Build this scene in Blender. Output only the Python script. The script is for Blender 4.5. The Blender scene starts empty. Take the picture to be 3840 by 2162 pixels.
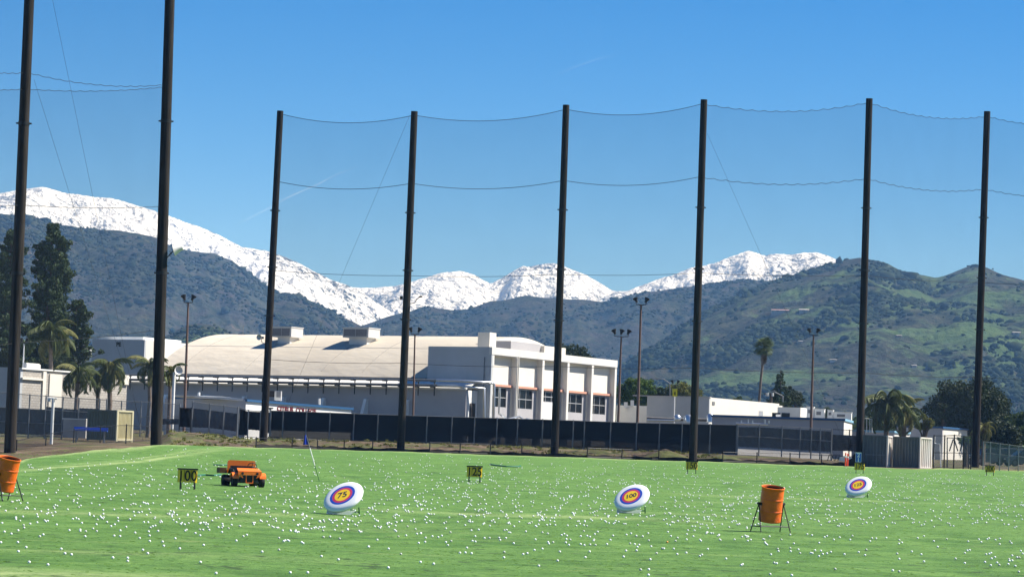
import bpy, math, random
import numpy as np
from mathutils import Vector, Matrix, Euler
from mathutils.bvhtree import BVHTree

S = bpy.context.scene
COL = S.collection
rnd = random.Random(7)
nrng = np.random.default_rng(11)
rad = math.radians

# ------------------------------------------------------------------ camera
F = 10733.0                    # focal length in pixels of the 3840 px wide photograph
CAMZ, SLOPE = 2.67, 0.018      # eye height, the range climbs 1.8 % towards the foothills
PITCH, ROLL = rad(3.607), rad(2.05)
fwd = Vector((0, math.cos(PITCH), math.sin(PITCH)))
up0 = Vector((0, -math.sin(PITCH), math.cos(PITCH)))
r0 = Vector((1, 0, 0))
cr = r0 * math.cos(ROLL) + up0 * math.sin(ROLL)
cu = up0 * math.cos(ROLL) - r0 * math.sin(ROLL)
CAM = Vector((0, 0, CAMZ))
cd = bpy.data.cameras.new('camera')
cam = bpy.data.objects.new('camera', cd)
COL.objects.link(cam)
m = Matrix((cr, cu, -fwd)).transposed().to_4x4()
m.translation = CAM
cam.matrix_world = m
cd.sensor_width = 36
cd.lens = 36 * F / 3840
cd.clip_start = 0.5
cd.clip_end = 60000
S.camera = cam

# ------------------------------------------------------------------ sky, sun, exposure
SUN_EL, SUN_BACK = rad(49), rad(9)      # the sun stands to the right of the view, a little beyond square
sdir = Vector((math.cos(SUN_EL) * math.cos(SUN_BACK), math.cos(SUN_EL) * math.sin(SUN_BACK), math.sin(SUN_EL)))
w = bpy.data.worlds.new('World')
S.world = w
w.use_nodes = True
wn = w.node_tree.nodes
wl = w.node_tree.links
wn.clear()
sky = wn.new('ShaderNodeTexSky')
sky.sky_type = 'NISHITA'
sky.sun_disc = False
sky.sun_elevation = SUN_EL
sky.sun_rotation = math.pi / 2 - SUN_BACK
sky.altitude = 1500
sky.air_density = 1.0
sky.dust_density = 0.0
sky.ozone_density = 5.0
hs = wn.new('ShaderNodeHueSaturation')
hs.inputs['Saturation'].default_value = 1.44
hs.inputs['Hue'].default_value = 0.510
bg = wn.new('ShaderNodeBackground')
bg.inputs['Strength'].default_value = 0.05
wo = wn.new('ShaderNodeOutputWorld')
wl.new(sky.outputs[0], hs.inputs['Color'])
wl.new(hs.outputs[0], bg.inputs['Color'])
wl.new(bg.outputs[0], wo.inputs['Surface'])
sd = bpy.data.lights.new('sun', 'SUN')
sd.energy = 4.6
sd.angle = rad(0.53)
sd.color = (1.0, 0.955, 0.88)
sun = bpy.data.objects.new('sun', sd)
COL.objects.link(sun)
sun.rotation_euler = (-sdir).to_track_quat('-Z', 'Y').to_euler()
S.view_settings.view_transform = 'Standard'
S.view_settings.look = 'None'
S.view_settings.exposure = 1.25
S.view_settings.gamma = 1.0
S.view_settings.use_curve_mapping = False
S.cycles.transparent_max_bounces = 24
S.cycles.max_bounces = 6
S.cycles.volume_bounces = 0

# ------------------------------------------------------------------ pixel helpers (measuring only)
def ray(u, v):
    return fwd + cr * ((u - 1920) / F) + cu * ((1081 - v) / F)

def at(u, v, D):
    """the point seen at photo pixel (u, v) that lies D metres down the range"""
    d = ray(u, v)
    return CAM + d * (D / d.y)

def ground(x, y):
    z = SLOPE * y
    z = z + 0.45 * np.exp(-(((x + 21.5) / 11.0) ** 2 + ((y - 160) / 16.0) ** 2))
    z = z - 0.30 * np.exp(-(((x + 26.5) / 4.5) ** 2 + ((y - 146) / 10.0) ** 2))
    z = z + 0.018 * np.sin(x * 0.61 + 1.3 * np.sin(y * 0.21)) + 0.016 * np.sin(y * 0.47 + 1.7 * np.sin(x * 0.17 + 2))
    return z

def hit(u, v):
    """where the ray through a photo pixel meets the field"""
    d = ray(u, v)
    d = d / d.y
    y = 20.0
    while y < 420:
        p = CAM + d * y
        if p.z <= float(ground(p.x, p.y)):
            lo, hi = y - 1.0, y
            for _ in range(20):
                mid = (lo + hi) / 2
                p = CAM + d * mid
                if p.z <= float(ground(p.x, p.y)):
                    hi = mid
                else:
                    lo = mid
            p = CAM + d * hi
            return Vector((p.x, p.y, float(ground(p.x, p.y))))
        y += 1.0
    p = CAM + d * 420
    return p

def gpt(x, y):
    return Vector((x, y, float(ground(x, y))))

def under(u, v, D):
    p = at(u, v, D)
    return gpt(p.x, p.y)

# ------------------------------------------------------------------ mesh builder
class MB:
    def __init__(self):
        self.v = []
        self.f = []

    def quad(self, a, b, c, d):
        n = len(self.v)
        self.v += [tuple(a), tuple(b), tuple(c), tuple(d)]
        self.f.append((n, n + 1, n + 2, n + 3))
        return self

    def poly(self, pts):
        n = len(self.v)
        self.v += [tuple(p) for p in pts]
        self.f.append(tuple(range(n, n + len(pts))))
        return self

    def box(self, x0, x1, y0, y1, z0, z1):
        n = len(self.v)
        for z in (z0, z1):
            for (x, y) in ((x0, y0), (x1, y0), (x1, y1), (x0, y1)):
                self.v.append((x, y, z))
        for f in ((3, 2, 1, 0), (4, 5, 6, 7), (0, 1, 5, 4), (1, 2, 6, 5), (2, 3, 7, 6), (3, 0, 4, 7)):
            self.f.append(tuple(n + i for i in f))
        return self

    def obox(self, c, ax, ay, az, hx, hy, hz):
        n = len(self.v)
        c = Vector(c)
        ax, ay, az = Vector(ax), Vector(ay), Vector(az)
        for sz in (-1, 1):
            for (sx, sy) in ((-1, -1), (1, -1), (1, 1), (-1, 1)):
                self.v.append(tuple(c + ax * hx * sx + ay * hy * sy + az * hz * sz))
        for f in ((3, 2, 1, 0), (4, 5, 6, 7), (0, 1, 5, 4), (1, 2, 6, 5), (2, 3, 7, 6), (3, 0, 4, 7)):
            self.f.append(tuple(n + i for i in f))
        return self

    def prism(self, pts, dvec):
        """a flat polygon swept along dvec"""
        n = len(self.v)
        k = len(pts)
        dvec = Vector(dvec)
        self.v += [tuple(p) for p in pts]
        self.v += [tuple(Vector(p) + dvec) for p in pts]
        self.f.append(tuple(range(n + k - 1, n - 1, -1)))
        self.f.append(tuple(range(n + k, n + 2 * k)))
        for i in range(k):
            j = (i + 1) % k
            self.f.append((n + i, n + j, n + k + j, n + k + i))
        return self

    def tube(self, pts, r, n=10, cap=True):
        pts = [Vector(p) for p in pts]
        if not hasattr(r, '__len__'):
            r = [r] * len(pts)
        rings = []
        ref = None
        for i, p in enumerate(pts):
            if i == 0:
                t = pts[1] - pts[0]
            elif i == len(pts) - 1:
                t = pts[-1] - pts[-2]
            else:
                t = pts[i + 1] - pts[i - 1]
            t.normalize()
            if ref is None:
                ref = Vector((0, 0, 1)) if abs(t.z) < 0.9 else Vector((0, 1, 0))
            a = t.cross(ref).normalized()
            b = a.cross(t).normalized()
            ref = b
            base = len(self.v)
            for k in range(n):
                th = 2 * math.pi * k / n
                self.v.append(tuple(p + a * (r[i] * math.cos(th)) + b * (r[i] * math.sin(th))))
            rings.append(base)
        for i in range(len(rings) - 1):
            for k in range(n):
                k2 = (k + 1) % n
                self.f.append((rings[i] + k, rings[i + 1] + k, rings[i + 1] + k2, rings[i] + k2))
        if cap:
            self.f.append(tuple(rings[0] + k for k in range(n)))
            self.f.append(tuple(rings[-1] + k for k in range(n - 1, -1, -1)))
        return self

    def lathe(self, prof, n=24, M=None, cap0=False, cap1=False):
        M = M or Matrix.Identity(4)
        rings = []
        for (r, z) in prof:
            base = len(self.v)
            for k in range(n):
                th = 2 * math.pi * k / n
                self.v.append(tuple(M @ Vector((r * math.cos(th), r * math.sin(th), z))))
            rings.append(base)
        for i in range(len(rings) - 1):
            for k in range(n):
                k2 = (k + 1) % n
                self.f.append((rings[i] + k, rings[i] + k2, rings[i + 1] + k2, rings[i + 1] + k))
        if cap0:
            self.f.append(tuple(rings[0] + k for k in range(n - 1, -1, -1)))
        if cap1:
            self.f.append(tuple(rings[-1] + k for k in range(n)))
        return self

    def mesh(self, name):
        me = bpy.data.meshes.new(name)
        me.from_pydata(self.v, [], self.f)
        me.update()
        return me

WM = {}

def world_matrix(o):
    if o is None:
        return Matrix.Identity(4)
    if o.name in WM:
        return WM[o.name]
    return Matrix.Identity(4)

def link(o, parent=None):
    COL.objects.link(o)
    lm = Matrix.LocRotScale(o.location, o.rotation_euler, o.scale)
    if parent is not None:
        o.parent = parent
        WM[o.name] = world_matrix(parent) @ lm
    else:
        WM[o.name] = lm
    return o

def tag(o, label=None, cat=None, group=None, kind=None):
    if label:
        o['label'] = label
    if cat:
        o['category'] = cat
    if group:
        o['group'] = group
    if kind:
        o['kind'] = kind
    return o

def thing(name, label, cat, loc=(0, 0, 0), rotz=0, group=None):
    o = bpy.data.objects.new(name, None)
    o.empty_display_size = 0.3
    o.location = loc
    o.rotation_euler = (0, 0, rotz)
    link(o)
    return tag(o, label, cat, group)

def smooth_mesh(me, angle=None):
    me.polygons.foreach_set('use_smooth', [True] * len(me.polygons))
    if angle:
        try:
            me.set_sharp_from_angle(angle=rad(angle))
        except Exception:
            pass

def obj(name, mb, mat, parent=None, world=False, loc=None, smooth=None, label=None):
    """links the builder's shape as ONE mesh object; world=True: coordinates are world coordinates"""
    me = mb.mesh(name) if isinstance(mb, MB) else mb
    if mat:
        me.materials.clear()
        for mm in (mat if isinstance(mat, (list, tuple)) else [mat]):
            me.materials.append(mm)
    if smooth:
        smooth_mesh(me, smooth)
    o = bpy.data.objects.new(name, me)
    if world:
        if parent is not None:
            me.transform(world_matrix(parent).inverted())
        elif loc is not None:
            me.transform(Matrix.Translation(-Vector(loc)))
            o.location = loc
    elif loc is not None:
        o.location = loc
    link(o, parent)
    if label:
        o['label'] = label
    return o

def dup_tree(root, loc, rotz, label=None):
    def cp(o, par):
        c = o.copy()
        COL.objects.link(c)
        c.parent = par
        for ch in list(o.children):
            cp(ch, c)
        return c
    r = cp(root, None)
    r.location = loc
    r.rotation_euler = (0, 0, rotz)
    if label:
        r['label'] = label
    return r

def text(name, body, size, mat, M, parent, extrude=0.004, shear=0.0, bold=0.0, sx=1.0):
    cv = bpy.data.curves.new(name, 'FONT')
    cv.body = body
    cv.size = size
    cv.extrude = extrude
    cv.shear = shear
    cv.offset = bold
    cv.align_x = 'CENTER'
    cv.align_y = 'CENTER'
    tmp = bpy.data.objects.new('tmp', cv)
    COL.objects.link(tmp)
    bpy.context.view_layer.update()
    dg = bpy.context.evaluated_depsgraph_get()
    me = bpy.data.meshes.new_from_object(tmp.evaluated_get(dg))
    bpy.data.objects.remove(tmp)
    me.transform(Matrix.Diagonal((sx, 1, 1, 1)))
    me.transform(M)
    me.materials.clear()
    me.materials.append(mat)
    o = bpy.data.objects.new(name, me)
    link(o, parent)
    return o

def frame(right, up, origin):
    r = Vector(right).normalized()
    n = r.cross(Vector(up)).normalized()
    u = n.cross(r).normalized()
    M = Matrix((r, u, n)).transposed().to_4x4()
    M.translation = Vector(origin)
    return M

# ------------------------------------------------------------------ materials
MATS = {}

def mat(name, col, rough=0.8, metal=0.0, var=0.0, scale=2.0, bump=0.0, bscale=20.0, spec=0.3, col2=None,
        stretch=(1, 1, 1), detail=6):
    if name in MATS:
        return MATS[name]
    M = bpy.data.materials.new(name)
    M.use_nodes = True
    nt = M.node_tree
    b = nt.nodes['Principled BSDF']
    b.inputs['Roughness'].default_value = rough
    b.inputs['Metallic'].default_value = metal
    b.inputs['Specular IOR Level'].default_value = spec
    b.inputs['Base Color'].default_value = (*col, 1)
    if var or col2 or bump:
        tc = nt.nodes.new('ShaderNodeTexCoord')
        mp = nt.nodes.new('ShaderNodeMapping')
        mp.inputs['Scale'].default_value = stretch
        nt.links.new(tc.outputs['Object'], mp.inputs['Vector'])
    if var or col2:
        n = nt.nodes.new('ShaderNodeTexNoise')
        n.inputs['Scale'].default_value = scale
        n.inputs['Detail'].default_value = detail
        n.inputs['Roughness'].default_value = 0.65
        nt.links.new(mp.outputs[0], n.inputs['Vector'])
        rp = nt.nodes.new('ShaderNodeValToRGB')
        rp.color_ramp.elements[0].position = 0.3
        rp.color_ramp.elements[1].position = 0.72
        c2 = col2 or tuple(c * (1 - var) for c in col)
        rp.color_ramp.elements[0].color = (*c2, 1)
        rp.color_ramp.elements[1].color = (*(col if col2 else tuple(min(1, c * (1 + var * .6)) for c in col)), 1)
        nt.links.new(n.outputs['Fac'], rp.inputs['Fac'])
        nt.links.new(rp.outputs['Color'], b.inputs['Base Color'])
    if bump:
        n2 = nt.nodes.new('ShaderNodeTexNoise')
        n2.inputs['Scale'].default_value = bscale
        n2.inputs['Detail'].default_value = 5
        nt.links.new(mp.outputs[0], n2.inputs['Vector'])
        bp = nt.nodes.new('ShaderNodeBump')
        bp.inputs['Strength'].default_value = 1.0
        bp.inputs['Distance'].default_value = bump
        nt.links.new(n2.outputs['Fac'], bp.inputs['Height'])
        nt.links.new(bp.outputs['Normal'], b.inputs['Normal'])
    MATS[name] = M
    return M

def sheer(name, col, cover, var=0.0):
    """netting too fine to resolve: a share of the light meets cord, the rest passes through"""
    M = bpy.data.materials.new(name)
    M.use_nodes = True
    nt = M.node_tree
    nt.nodes.clear()
    o = nt.nodes.new('ShaderNodeOutputMaterial')
    mx = nt.nodes.new('ShaderNodeMixShader')
    t = nt.nodes.new('ShaderNodeBsdfTransparent')
    d = nt.nodes.new('ShaderNodeBsdfDiffuse')
    d.inputs['Color'].default_value = (*col, 1)
    mx.inputs['Fac'].default_value = cover
    if var:
        tc = nt.nodes.new('ShaderNodeTexCoord')
        n = nt.nodes.new('ShaderNodeTexNoise')
        n.inputs['Scale'].default_value = 0.35
        n.inputs['Detail'].default_value = 4
        mr = nt.nodes.new('ShaderNodeMapRange')
        mr.inputs['From Min'].default_value = 0.3
        mr.inputs['From Max'].default_value = 0.7
        mr.inputs['To Min'].default_value = cover * (1 - var)
        mr.inputs['To Max'].default_value = cover * (1 + var)
        nt.links.new(tc.outputs['Object'], n.inputs['Vector'])
        nt.links.new(n.outputs['Fac'], mr.inputs['Value'])
        nt.links.new(mr.outputs[0], mx.inputs['Fac'])
    nt.links.new(t.outputs[0], mx.inputs[1])
    nt.links.new(d.outputs[0], mx.inputs[2])
    nt.links.new(mx.outputs[0], o.inputs['Surface'])
    return M

m_net = sheer('net_cord', (0.02, 0.025, 0.03), 0.15, 0.07)
m_net_left = sheer('net_cord_left', (0.02, 0.025, 0.03), 0.08, 0.1)
m_net_low = sheer('net_cord_double', (0.02, 0.025, 0.03), 0.19, 0.08)
m_link = sheer('chain_link', (0.30, 0.32, 0.34), 0.26)
m_link_dark = sheer('chain_link_black', (0.02, 0.02, 0.022), 0.45)
m_rope = mat('rope', (0.02, 0.022, 0.025), 0.9)
m_wire = mat('wire', (0.04, 0.045, 0.05), 0.6)
m_pole = mat('weathered_pole', (0.050, 0.042, 0.035), 0.9, var=0.0, col2=(0.006, 0.0055, 0.0055), scale=3.2, stretch=(3.0, 3.0, 0.12), bump=0.02, bscale=10, spec=0.12)
m_black = mat('black_paint', (0.012, 0.013, 0.014), 0.5)
m_screen = mat('windscreen_fabric', (0.011, 0.009, 0.008), 0.9, var=0.4, scale=1.2, bump=0.02, bscale=1.5)
_nt = m_screen.node_tree
_oi = _nt.nodes.new('ShaderNodeObjectInfo')
_mx = _nt.nodes.new('ShaderNodeMix')
_mx.data_type = 'RGBA'
_mx.inputs[7].default_value = (0.024, 0.021, 0.018, 1)
_nt.links.new(_oi.outputs['Random'], _mx.inputs[0])
_nt.links.new(_nt.nodes['Color Ramp'].outputs['Color'], _mx.inputs[6])
_nt.links.new(_mx.outputs[2], _nt.nodes['Principled BSDF'].inputs['Base Color'])
m_screen_grey = mat('faded_windscreen_fabric', (0.04, 0.042, 0.047), 0.9, var=0.35, scale=0.8, bump=0.03, bscale=1.2)
m_galv = mat('galvanised_steel', (0.22, 0.23, 0.24), 0.6, 0.3, var=0.2, scale=3)
m_rust = mat('rusted_steel_pole', (0.17, 0.11, 0.085), 0.75, var=0.35, scale=0.8)
m_white = mat('white_paint', (0.80, 0.80, 0.77), 0.6, var=0.08, scale=0.8)
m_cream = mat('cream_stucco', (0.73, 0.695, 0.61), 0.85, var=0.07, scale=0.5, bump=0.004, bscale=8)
m_trim = mat('pale_stucco_trim', (0.70, 0.68, 0.63), 0.85, var=0.09, scale=0.7, bump=0.004, bscale=8)
m_roof = mat('cream_roof_coating', (0.58, 0.52, 0.42), 0.85, col2=(0.50, 0.44, 0.35), scale=0.32, bump=0.11, bscale=0.9, detail=9, stretch=(1, 0.45, 1))
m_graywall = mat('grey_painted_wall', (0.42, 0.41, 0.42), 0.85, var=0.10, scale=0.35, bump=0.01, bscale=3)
m_bluewall = mat('blue_grey_wall', (0.47, 0.49, 0.50), 0.85, var=0.10, scale=0.4, bump=0.01, bscale=3)  # even blue-grey tone for walls that face the range
m_block = None
m_orange_trim = mat('salmon_trim', (0.60, 0.31, 0.22), 0.7, var=0.1)
m_glass = mat('dark_window_glass', (0.010, 0.012, 0.014), 0.25, spec=0.2)
m_alu = mat('aluminium_frame', (0.5, 0.5, 0.5), 0.4, 0.4)
m_pipe = mat('silver_lagging', (0.62, 0.64, 0.66), 0.3, 0.85, var=0.1, scale=3)
m_pipe_old = mat('dull_pipe', (0.16, 0.155, 0.15), 0.6, 0.2, var=0.25, scale=1.5)
m_bluetrim = mat('blue_trim', (0.02, 0.085, 0.20), 0.6)
m_skyblue = mat('light_blue_trim', (0.22, 0.42, 0.55), 0.6)
m_red = mat('dark_red_letters', (0.16, 0.02, 0.02), 0.6)
m_door = mat('dark_brown_door', (0.06, 0.05, 0.045), 0.6)
m_ac = mat('rooftop_unit_metal', (0.58, 0.57, 0.54), 0.6, var=0.1, scale=1.5)
m_grille = mat('unit_grille', (0.20, 0.20, 0.20), 0.7, var=0.3, scale=8)
m_apron = mat('pale_concrete', (0.29, 0.275, 0.245), 0.9, var=0.15, scale=1.0, bump=0.01)
m_concrete = mat('concrete', (0.42, 0.40, 0.37), 0.9, var=0.2, scale=1.0, bump=0.01)
m_orange = mat('orange_enamel', (0.90, 0.20, 0.012), 0.38, col2=(0.80, 0.15, 0.010), scale=5, bump=0.004, bscale=14, spec=0.5)
m_orange_drum = mat('orange_drum_paint', (0.84, 0.155, 0.005), 0.42, col2=(0.58, 0.085, 0.008), scale=5, bump=0.012, bscale=7, spec=0.5)
m_drum_in = mat('drum_inside', (0.06, 0.03, 0.02), 0.9, var=0.3, scale=5)
m_tyre = mat('tyre_rubber', (0.014, 0.014, 0.015), 0.85)
m_hub = mat('wheel_rim', (0.1, 0.1, 0.1), 0.5, 0.3)
m_yellow = mat('yellow_sign_paint', (0.85, 0.58, 0.015), 0.35, col2=(0.75, 0.48, 0.012), scale=3, spec=0.5)
m_ink = mat('black_ink', (0.008, 0.008, 0.008), 0.6)
m_tgt_white = mat('target_white', (0.80, 0.81, 0.83), 0.4, var=0.04, scale=2)
m_tgt_blue = mat('target_blue', (0.015, 0.075, 0.46), 0.5)
m_tgt_red = mat('target_red', (0.58, 0.05, 0.12), 0.5)
m_tgt_yellow = mat('target_yellow', (0.92, 0.60, 0.03), 0.5)
m_tgt_ink = mat('target_navy_ink', (0.015, 0.02, 0.06), 0.6)
m_flag = mat('blue_flag_cloth', (0.015, 0.05, 0.45), 0.8, var=0.2, scale=5)
m_bluesign = mat('blue_sign', (0.03, 0.12, 0.5), 0.5)
m_cone = mat('orange_plastic', (0.85, 0.08, 0.02), 0.5)
m_ball = mat('golf_ball_white', (0.84, 0.85, 0.86), 0.35, spec=0.5)
_nt = m_ball.node_tree
_oi = _nt.nodes.new('ShaderNodeObjectInfo')
_gi = _nt.nodes.new('ShaderNodeNewGeometry')
_ad = _nt.nodes.new('ShaderNodeMath')
_ad.operation = 'ADD'
_nt.links.new(_oi.outputs['Random'], _ad.inputs[0])
_nt.links.new(_gi.outputs['Random Per Island'], _ad.inputs[1])
_fr = _nt.nodes.new('ShaderNodeMath')
_fr.operation = 'FRACT'
_nt.links.new(_ad.outputs[0], _fr.inputs[0])
_rp = _nt.nodes.new('ShaderNodeValToRGB')
_rp.color_ramp.elements[0].color = (0.50, 0.50, 0.44, 1)
_rp.color_ramp.elements[1].position = 0.35
_rp.color_ramp.elements[1].color = (0.85, 0.86, 0.87, 1)
_nt.links.new(_fr.outputs[0], _rp.inputs['Fac'])
_nt.links.new(_rp.outputs['Color'], _nt.nodes['Principled BSDF'].inputs['Base Color'])
m_ball_o = mat('golf_ball_orange', (0.85, 0.35, 0.06), 0.35, spec=0.5)
m_brownbox = mat('brown_box', (0.13, 0.07, 0.03), 0.8, var=0.3, scale=6)
m_seat = mat('black_seat_vinyl', (0.015, 0.015, 0.018), 0.6)
m_green_paint = mat('green_paint', (0.02, 0.10, 0.04), 0.5)
m_hose = mat('green_hose', (0.02, 0.13, 0.09), 0.5)
m_yellow_bright = mat('bright_yellow_panel', (0.9, 0.75, 0.02), 0.5, var=0.1, scale=4)
m_cont_green = mat('olive_container', (0.115, 0.135, 0.10), 0.7, var=0.2, scale=1.2)
m_cont_cream = mat('cream_container', (0.72, 0.66, 0.42), 0.7, var=0.08, scale=1.2)
m_cont_grey = mat('grey_container', (0.155, 0.17, 0.17), 0.7, col2=(0.09, 0.10, 0.10), scale=1.5, stretch=(1, 1, .3))
m_cont_white = mat('white_container', (0.66, 0.65, 0.61), 0.7, col2=(0.52, 0.44, 0.37), scale=1.1, stretch=(1, 1, .3))
m_bark = mat('bark', (0.10, 0.075, 0.055), 0.95, var=0.4, scale=4, bump=0.02, bscale=12)
m_palmbark = mat('palm_bark', (0.19, 0.15, 0.12), 0.95, var=0.4, scale=4, bump=0.03, bscale=9)

def leafmat(name, c1, c2, trans=0.25):
    M = bpy.data.materials.new(name)
    M.use_nodes = True
    nt = M.node_tree
    b = nt.nodes['Principled BSDF']
    b.inputs['Roughness'].default_value = 0.55
    b.inputs['Specular IOR Level'].default_value = 0.12
    g = nt.nodes.new('ShaderNodeNewGeometry')
    rp = nt.nodes.new('ShaderNodeValToRGB')
    rp.color_ramp.elements[0].color = (*c1, 1)
    rp.color_ramp.elements[1].color = (*c2, 1)
    nt.links.new(g.outputs['Random Per Island'], rp.inputs['Fac'])
    nt.links.new(rp.outputs['Color'], b.inputs['Base Color'])
    tr = nt.nodes.new('ShaderNodeBsdfTranslucent')
    nt.links.new(rp.outputs['Color'], tr.inputs['Color'])
    mx = nt.nodes.new('ShaderNodeMixShader')
    mx.inputs['Fac'].default_value = trans
    out = nt.nodes['Material Output']
    nt.links.new(b.outputs[0], mx.inputs[1])
    nt.links.new(tr.outputs[0], mx.inputs[2])
    nt.links.new(mx.outputs[0], out.inputs['Surface'])
    return M

m_pine = leafmat('pine_needles', (0.024, 0.042, 0.018), (0.070, 0.105, 0.045), 0.15)
m_dark_leaf = leafmat('dark_foliage', (0.018, 0.028, 0.012), (0.050, 0.070, 0.028), 0.15)
m_mid_leaf = leafmat('mid_foliage', (0.030, 0.050, 0.018), (0.085, 0.125, 0.040), 0.2)
m_bright_leaf = leafmat('bright_foliage', (0.045, 0.085, 0.012), (0.11, 0.17, 0.035), 0.25)
m_yellow_leaf = leafmat('yellow_green_foliage', (0.09, 0.10, 0.02), (0.20, 0.20, 0.045), 0.25)
m_frond = leafmat('palm_frond', (0.045, 0.065, 0.022), (0.13, 0.16, 0.055), 0.25)
m_frond_y = leafmat('palm_frond_yellow', (0.09, 0.10, 0.03), (0.26, 0.25, 0.08), 0.25)
m_fan = leafmat('fan_palm_leaf', (0.035, 0.060, 0.022), (0.12, 0.16, 0.06), 0.15)
m_dead = leafmat('dead_fronds', (0.08, 0.055, 0.035), (0.17, 0.12, 0.075), 0.1)

def ramp(nt, fac, stops):
    r = nt.nodes.new('ShaderNodeValToRGB')
    e = r.color_ramp.elements
    e[0].position, e[0].color = stops[0][0], (*stops[0][1], 1)
    e[1].position, e[1].color = stops[-1][0], (*stops[-1][1], 1)
    for p, c in stops[1:-1]:
        x = e.new(p)
        x.color = (*c, 1)
    nt.links.new(fac, r.inputs['Fac'])
    return r.outputs['Color']

def noise(nt, vec, scale, detail=6, rough=0.6, dist=0.0):
    n = nt.nodes.new('ShaderNodeTexNoise')
    n.inputs['Scale'].default_value = scale
    n.inputs['Detail'].default_value = detail
    n.inputs['Roughness'].default_value = rough
    n.inputs['Distortion'].default_value = dist
    nt.links.new(vec, n.inputs['Vector'])
    return n.outputs['Fac']

def mixc(nt, fac, a, b, mode='MIX'):
    mx = nt.nodes.new('ShaderNodeMix')
    mx.data_type = 'RGBA'
    mx.blend_type = mode
    for sock, val in ((mx.inputs[0], fac), (mx.inputs[6], a), (mx.inputs[7], b)):
        if isinstance(val, (int, float)):
            sock.default_value = val
        elif isinstance(val, tuple):
            sock.default_value = (*val, 1)
        else:
            nt.links.new(val, sock)
    return mx.outputs[2]

def step(nt, fac, a, b, lo=0.0, hi=1.0):
    mr = nt.nodes.new('ShaderNodeMapRange')
    mr.interpolation_type = 'SMOOTHSTEP'
    mr.inputs['From Min'].default_value = a
    mr.inputs['From Max'].default_value = b
    mr.inputs['To Min'].default_value = lo
    mr.inputs['To Max'].default_value = hi
    nt.links.new(fac, mr.inputs['Value'])
    return mr.outputs[0]

def new_mat(name, rough=0.9, spec=0.2):
    M = bpy.data.materials.new(name)
    M.use_nodes = True
    nt = M.node_tree
    b = nt.nodes['Principled BSDF']
    b.inputs['Roughness'].default_value = rough
    b.inputs['Specular IOR Level'].default_value = spec
    tc = nt.nodes.new('ShaderNodeTexCoord')
    return M, nt, b, tc.outputs['Object']

def bumpn(nt, b, h, dist):
    bp = nt.nodes.new('ShaderNodeBump')
    bp.inputs['Distance'].default_value = dist
    nt.links.new(h, bp.inputs['Height'])
    nt.links.new(bp.outputs['Normal'], b.inputs['Normal'])

# grass
m_grass, nt, b, oc = new_mat('mown_grass', 0.75, 0.25)
n_big = noise(nt, oc, 0.07, 5, 0.6)
n_mid = noise(nt, oc, 0.55, 6, 0.68)
n_fine = noise(nt, oc, 5.0, 7, 0.75)
c = ramp(nt, n_mid, [(0.38, (0.044, 0.118, 0.014)), (0.5, (0.078, 0.178, 0.027)), (0.62, (0.124, 0.238, 0.046))])
c = mixc(nt, step(nt, n_big, 0.38, 0.66), c, ramp(nt, n_fine, [(0.40, (0.050, 0.130, 0.016)), (0.60, (0.124, 0.240, 0.046))]))
c = mixc(nt, step(nt, n_fine, 0.50, 0.30, 0, 0.5), c, (0.040, 0.100, 0.016))
mps = nt.nodes.new('ShaderNodeMapping')
mps.inputs['Scale'].default_value = (0.28, 1.0, 1.0)
mps.inputs['Rotation'].default_value = (0, 0, rad(4))
nt.links.new(oc, mps.inputs['Vector'])
n_s1 = noise(nt, mps.outputs[0], 2.2, 6, 0.72)
n_s2 = noise(nt, mps.outputs[0], 0.8, 5, 0.7)
c = mixc(nt, step(nt, n_s1, 0.55, 0.64, 0, 0.45), c, (0.175, 0.275, 0.070))
c = mixc(nt, step(nt, n_s1, 0.44, 0.37, 0, 0.55), c, (0.035, 0.090, 0.013))
c = mixc(nt, step(nt, n_s2, 0.62, 0.68, 0, 0.4), c, (0.27, 0.34, 0.12))
at_w = nt.nodes.new('ShaderNodeAttribute')
at_w.attribute_name = 'worn'
n_w = noise(nt, oc, 0.9, 6, 0.7)
wmul = nt.nodes.new('ShaderNodeMath')
wmul.operation = 'MULTIPLY'
nt.links.new(at_w.outputs['Fac'], wmul.inputs[0])
nt.links.new(step(nt, n_w, 0.38, 0.58, 0.25, 1.0), wmul.inputs[1])
c = mixc(nt, wmul.outputs[0], c, (0.33, 0.41, 0.16))
n_pt = noise(nt, oc, 0.33, 7, 0.75, 0.5)
c = mixc(nt, step(nt, n_pt, 0.60, 0.72, 0, 0.55), c, (0.24, 0.28, 0.10))
n_dv = noise(nt, oc, 1.7, 3, 0.5)
c = mixc(nt, step(nt, n_dv, 0.37, 0.32, 0, 0.8), c, (0.024, 0.050, 0.010))
nt.links.new(c, b.inputs['Base Color'])
bumpn(nt, b, n_fine, 0.08)

# bare earth
m_dirt, nt, b, oc = new_mat('bare_earth', 0.95, 0.1)
c = ramp(nt, noise(nt, oc, 0.5, 8, 0.7), [(0.35, (0.055, 0.040, 0.027)), (0.5, (0.115, 0.085, 0.058)), (0.66, (0.23, 0.175, 0.12))])
c = mixc(nt, step(nt, noise(nt, oc, 0.20, 6, 0.7), 0.46, 0.58, 0, 0.8), c, ramp(nt, noise(nt, oc, 2.5, 5, 0.7), [(0.3, (0.055, 0.080, 0.022)), (0.7, (0.13, 0.15, 0.05))]))
nt.links.new(c, b.inputs['Base Color'])
bumpn(nt, b, noise(nt, oc, 1.6, 8, 0.75), 0.22)
m_yard = mat('yard_paving', (0.22, 0.20, 0.18), 0.95, var=0.25, scale=0.3)
m_valley = mat('valley_floor', (0.10, 0.11, 0.06), 0.95, var=0.4, scale=0.01)

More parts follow.
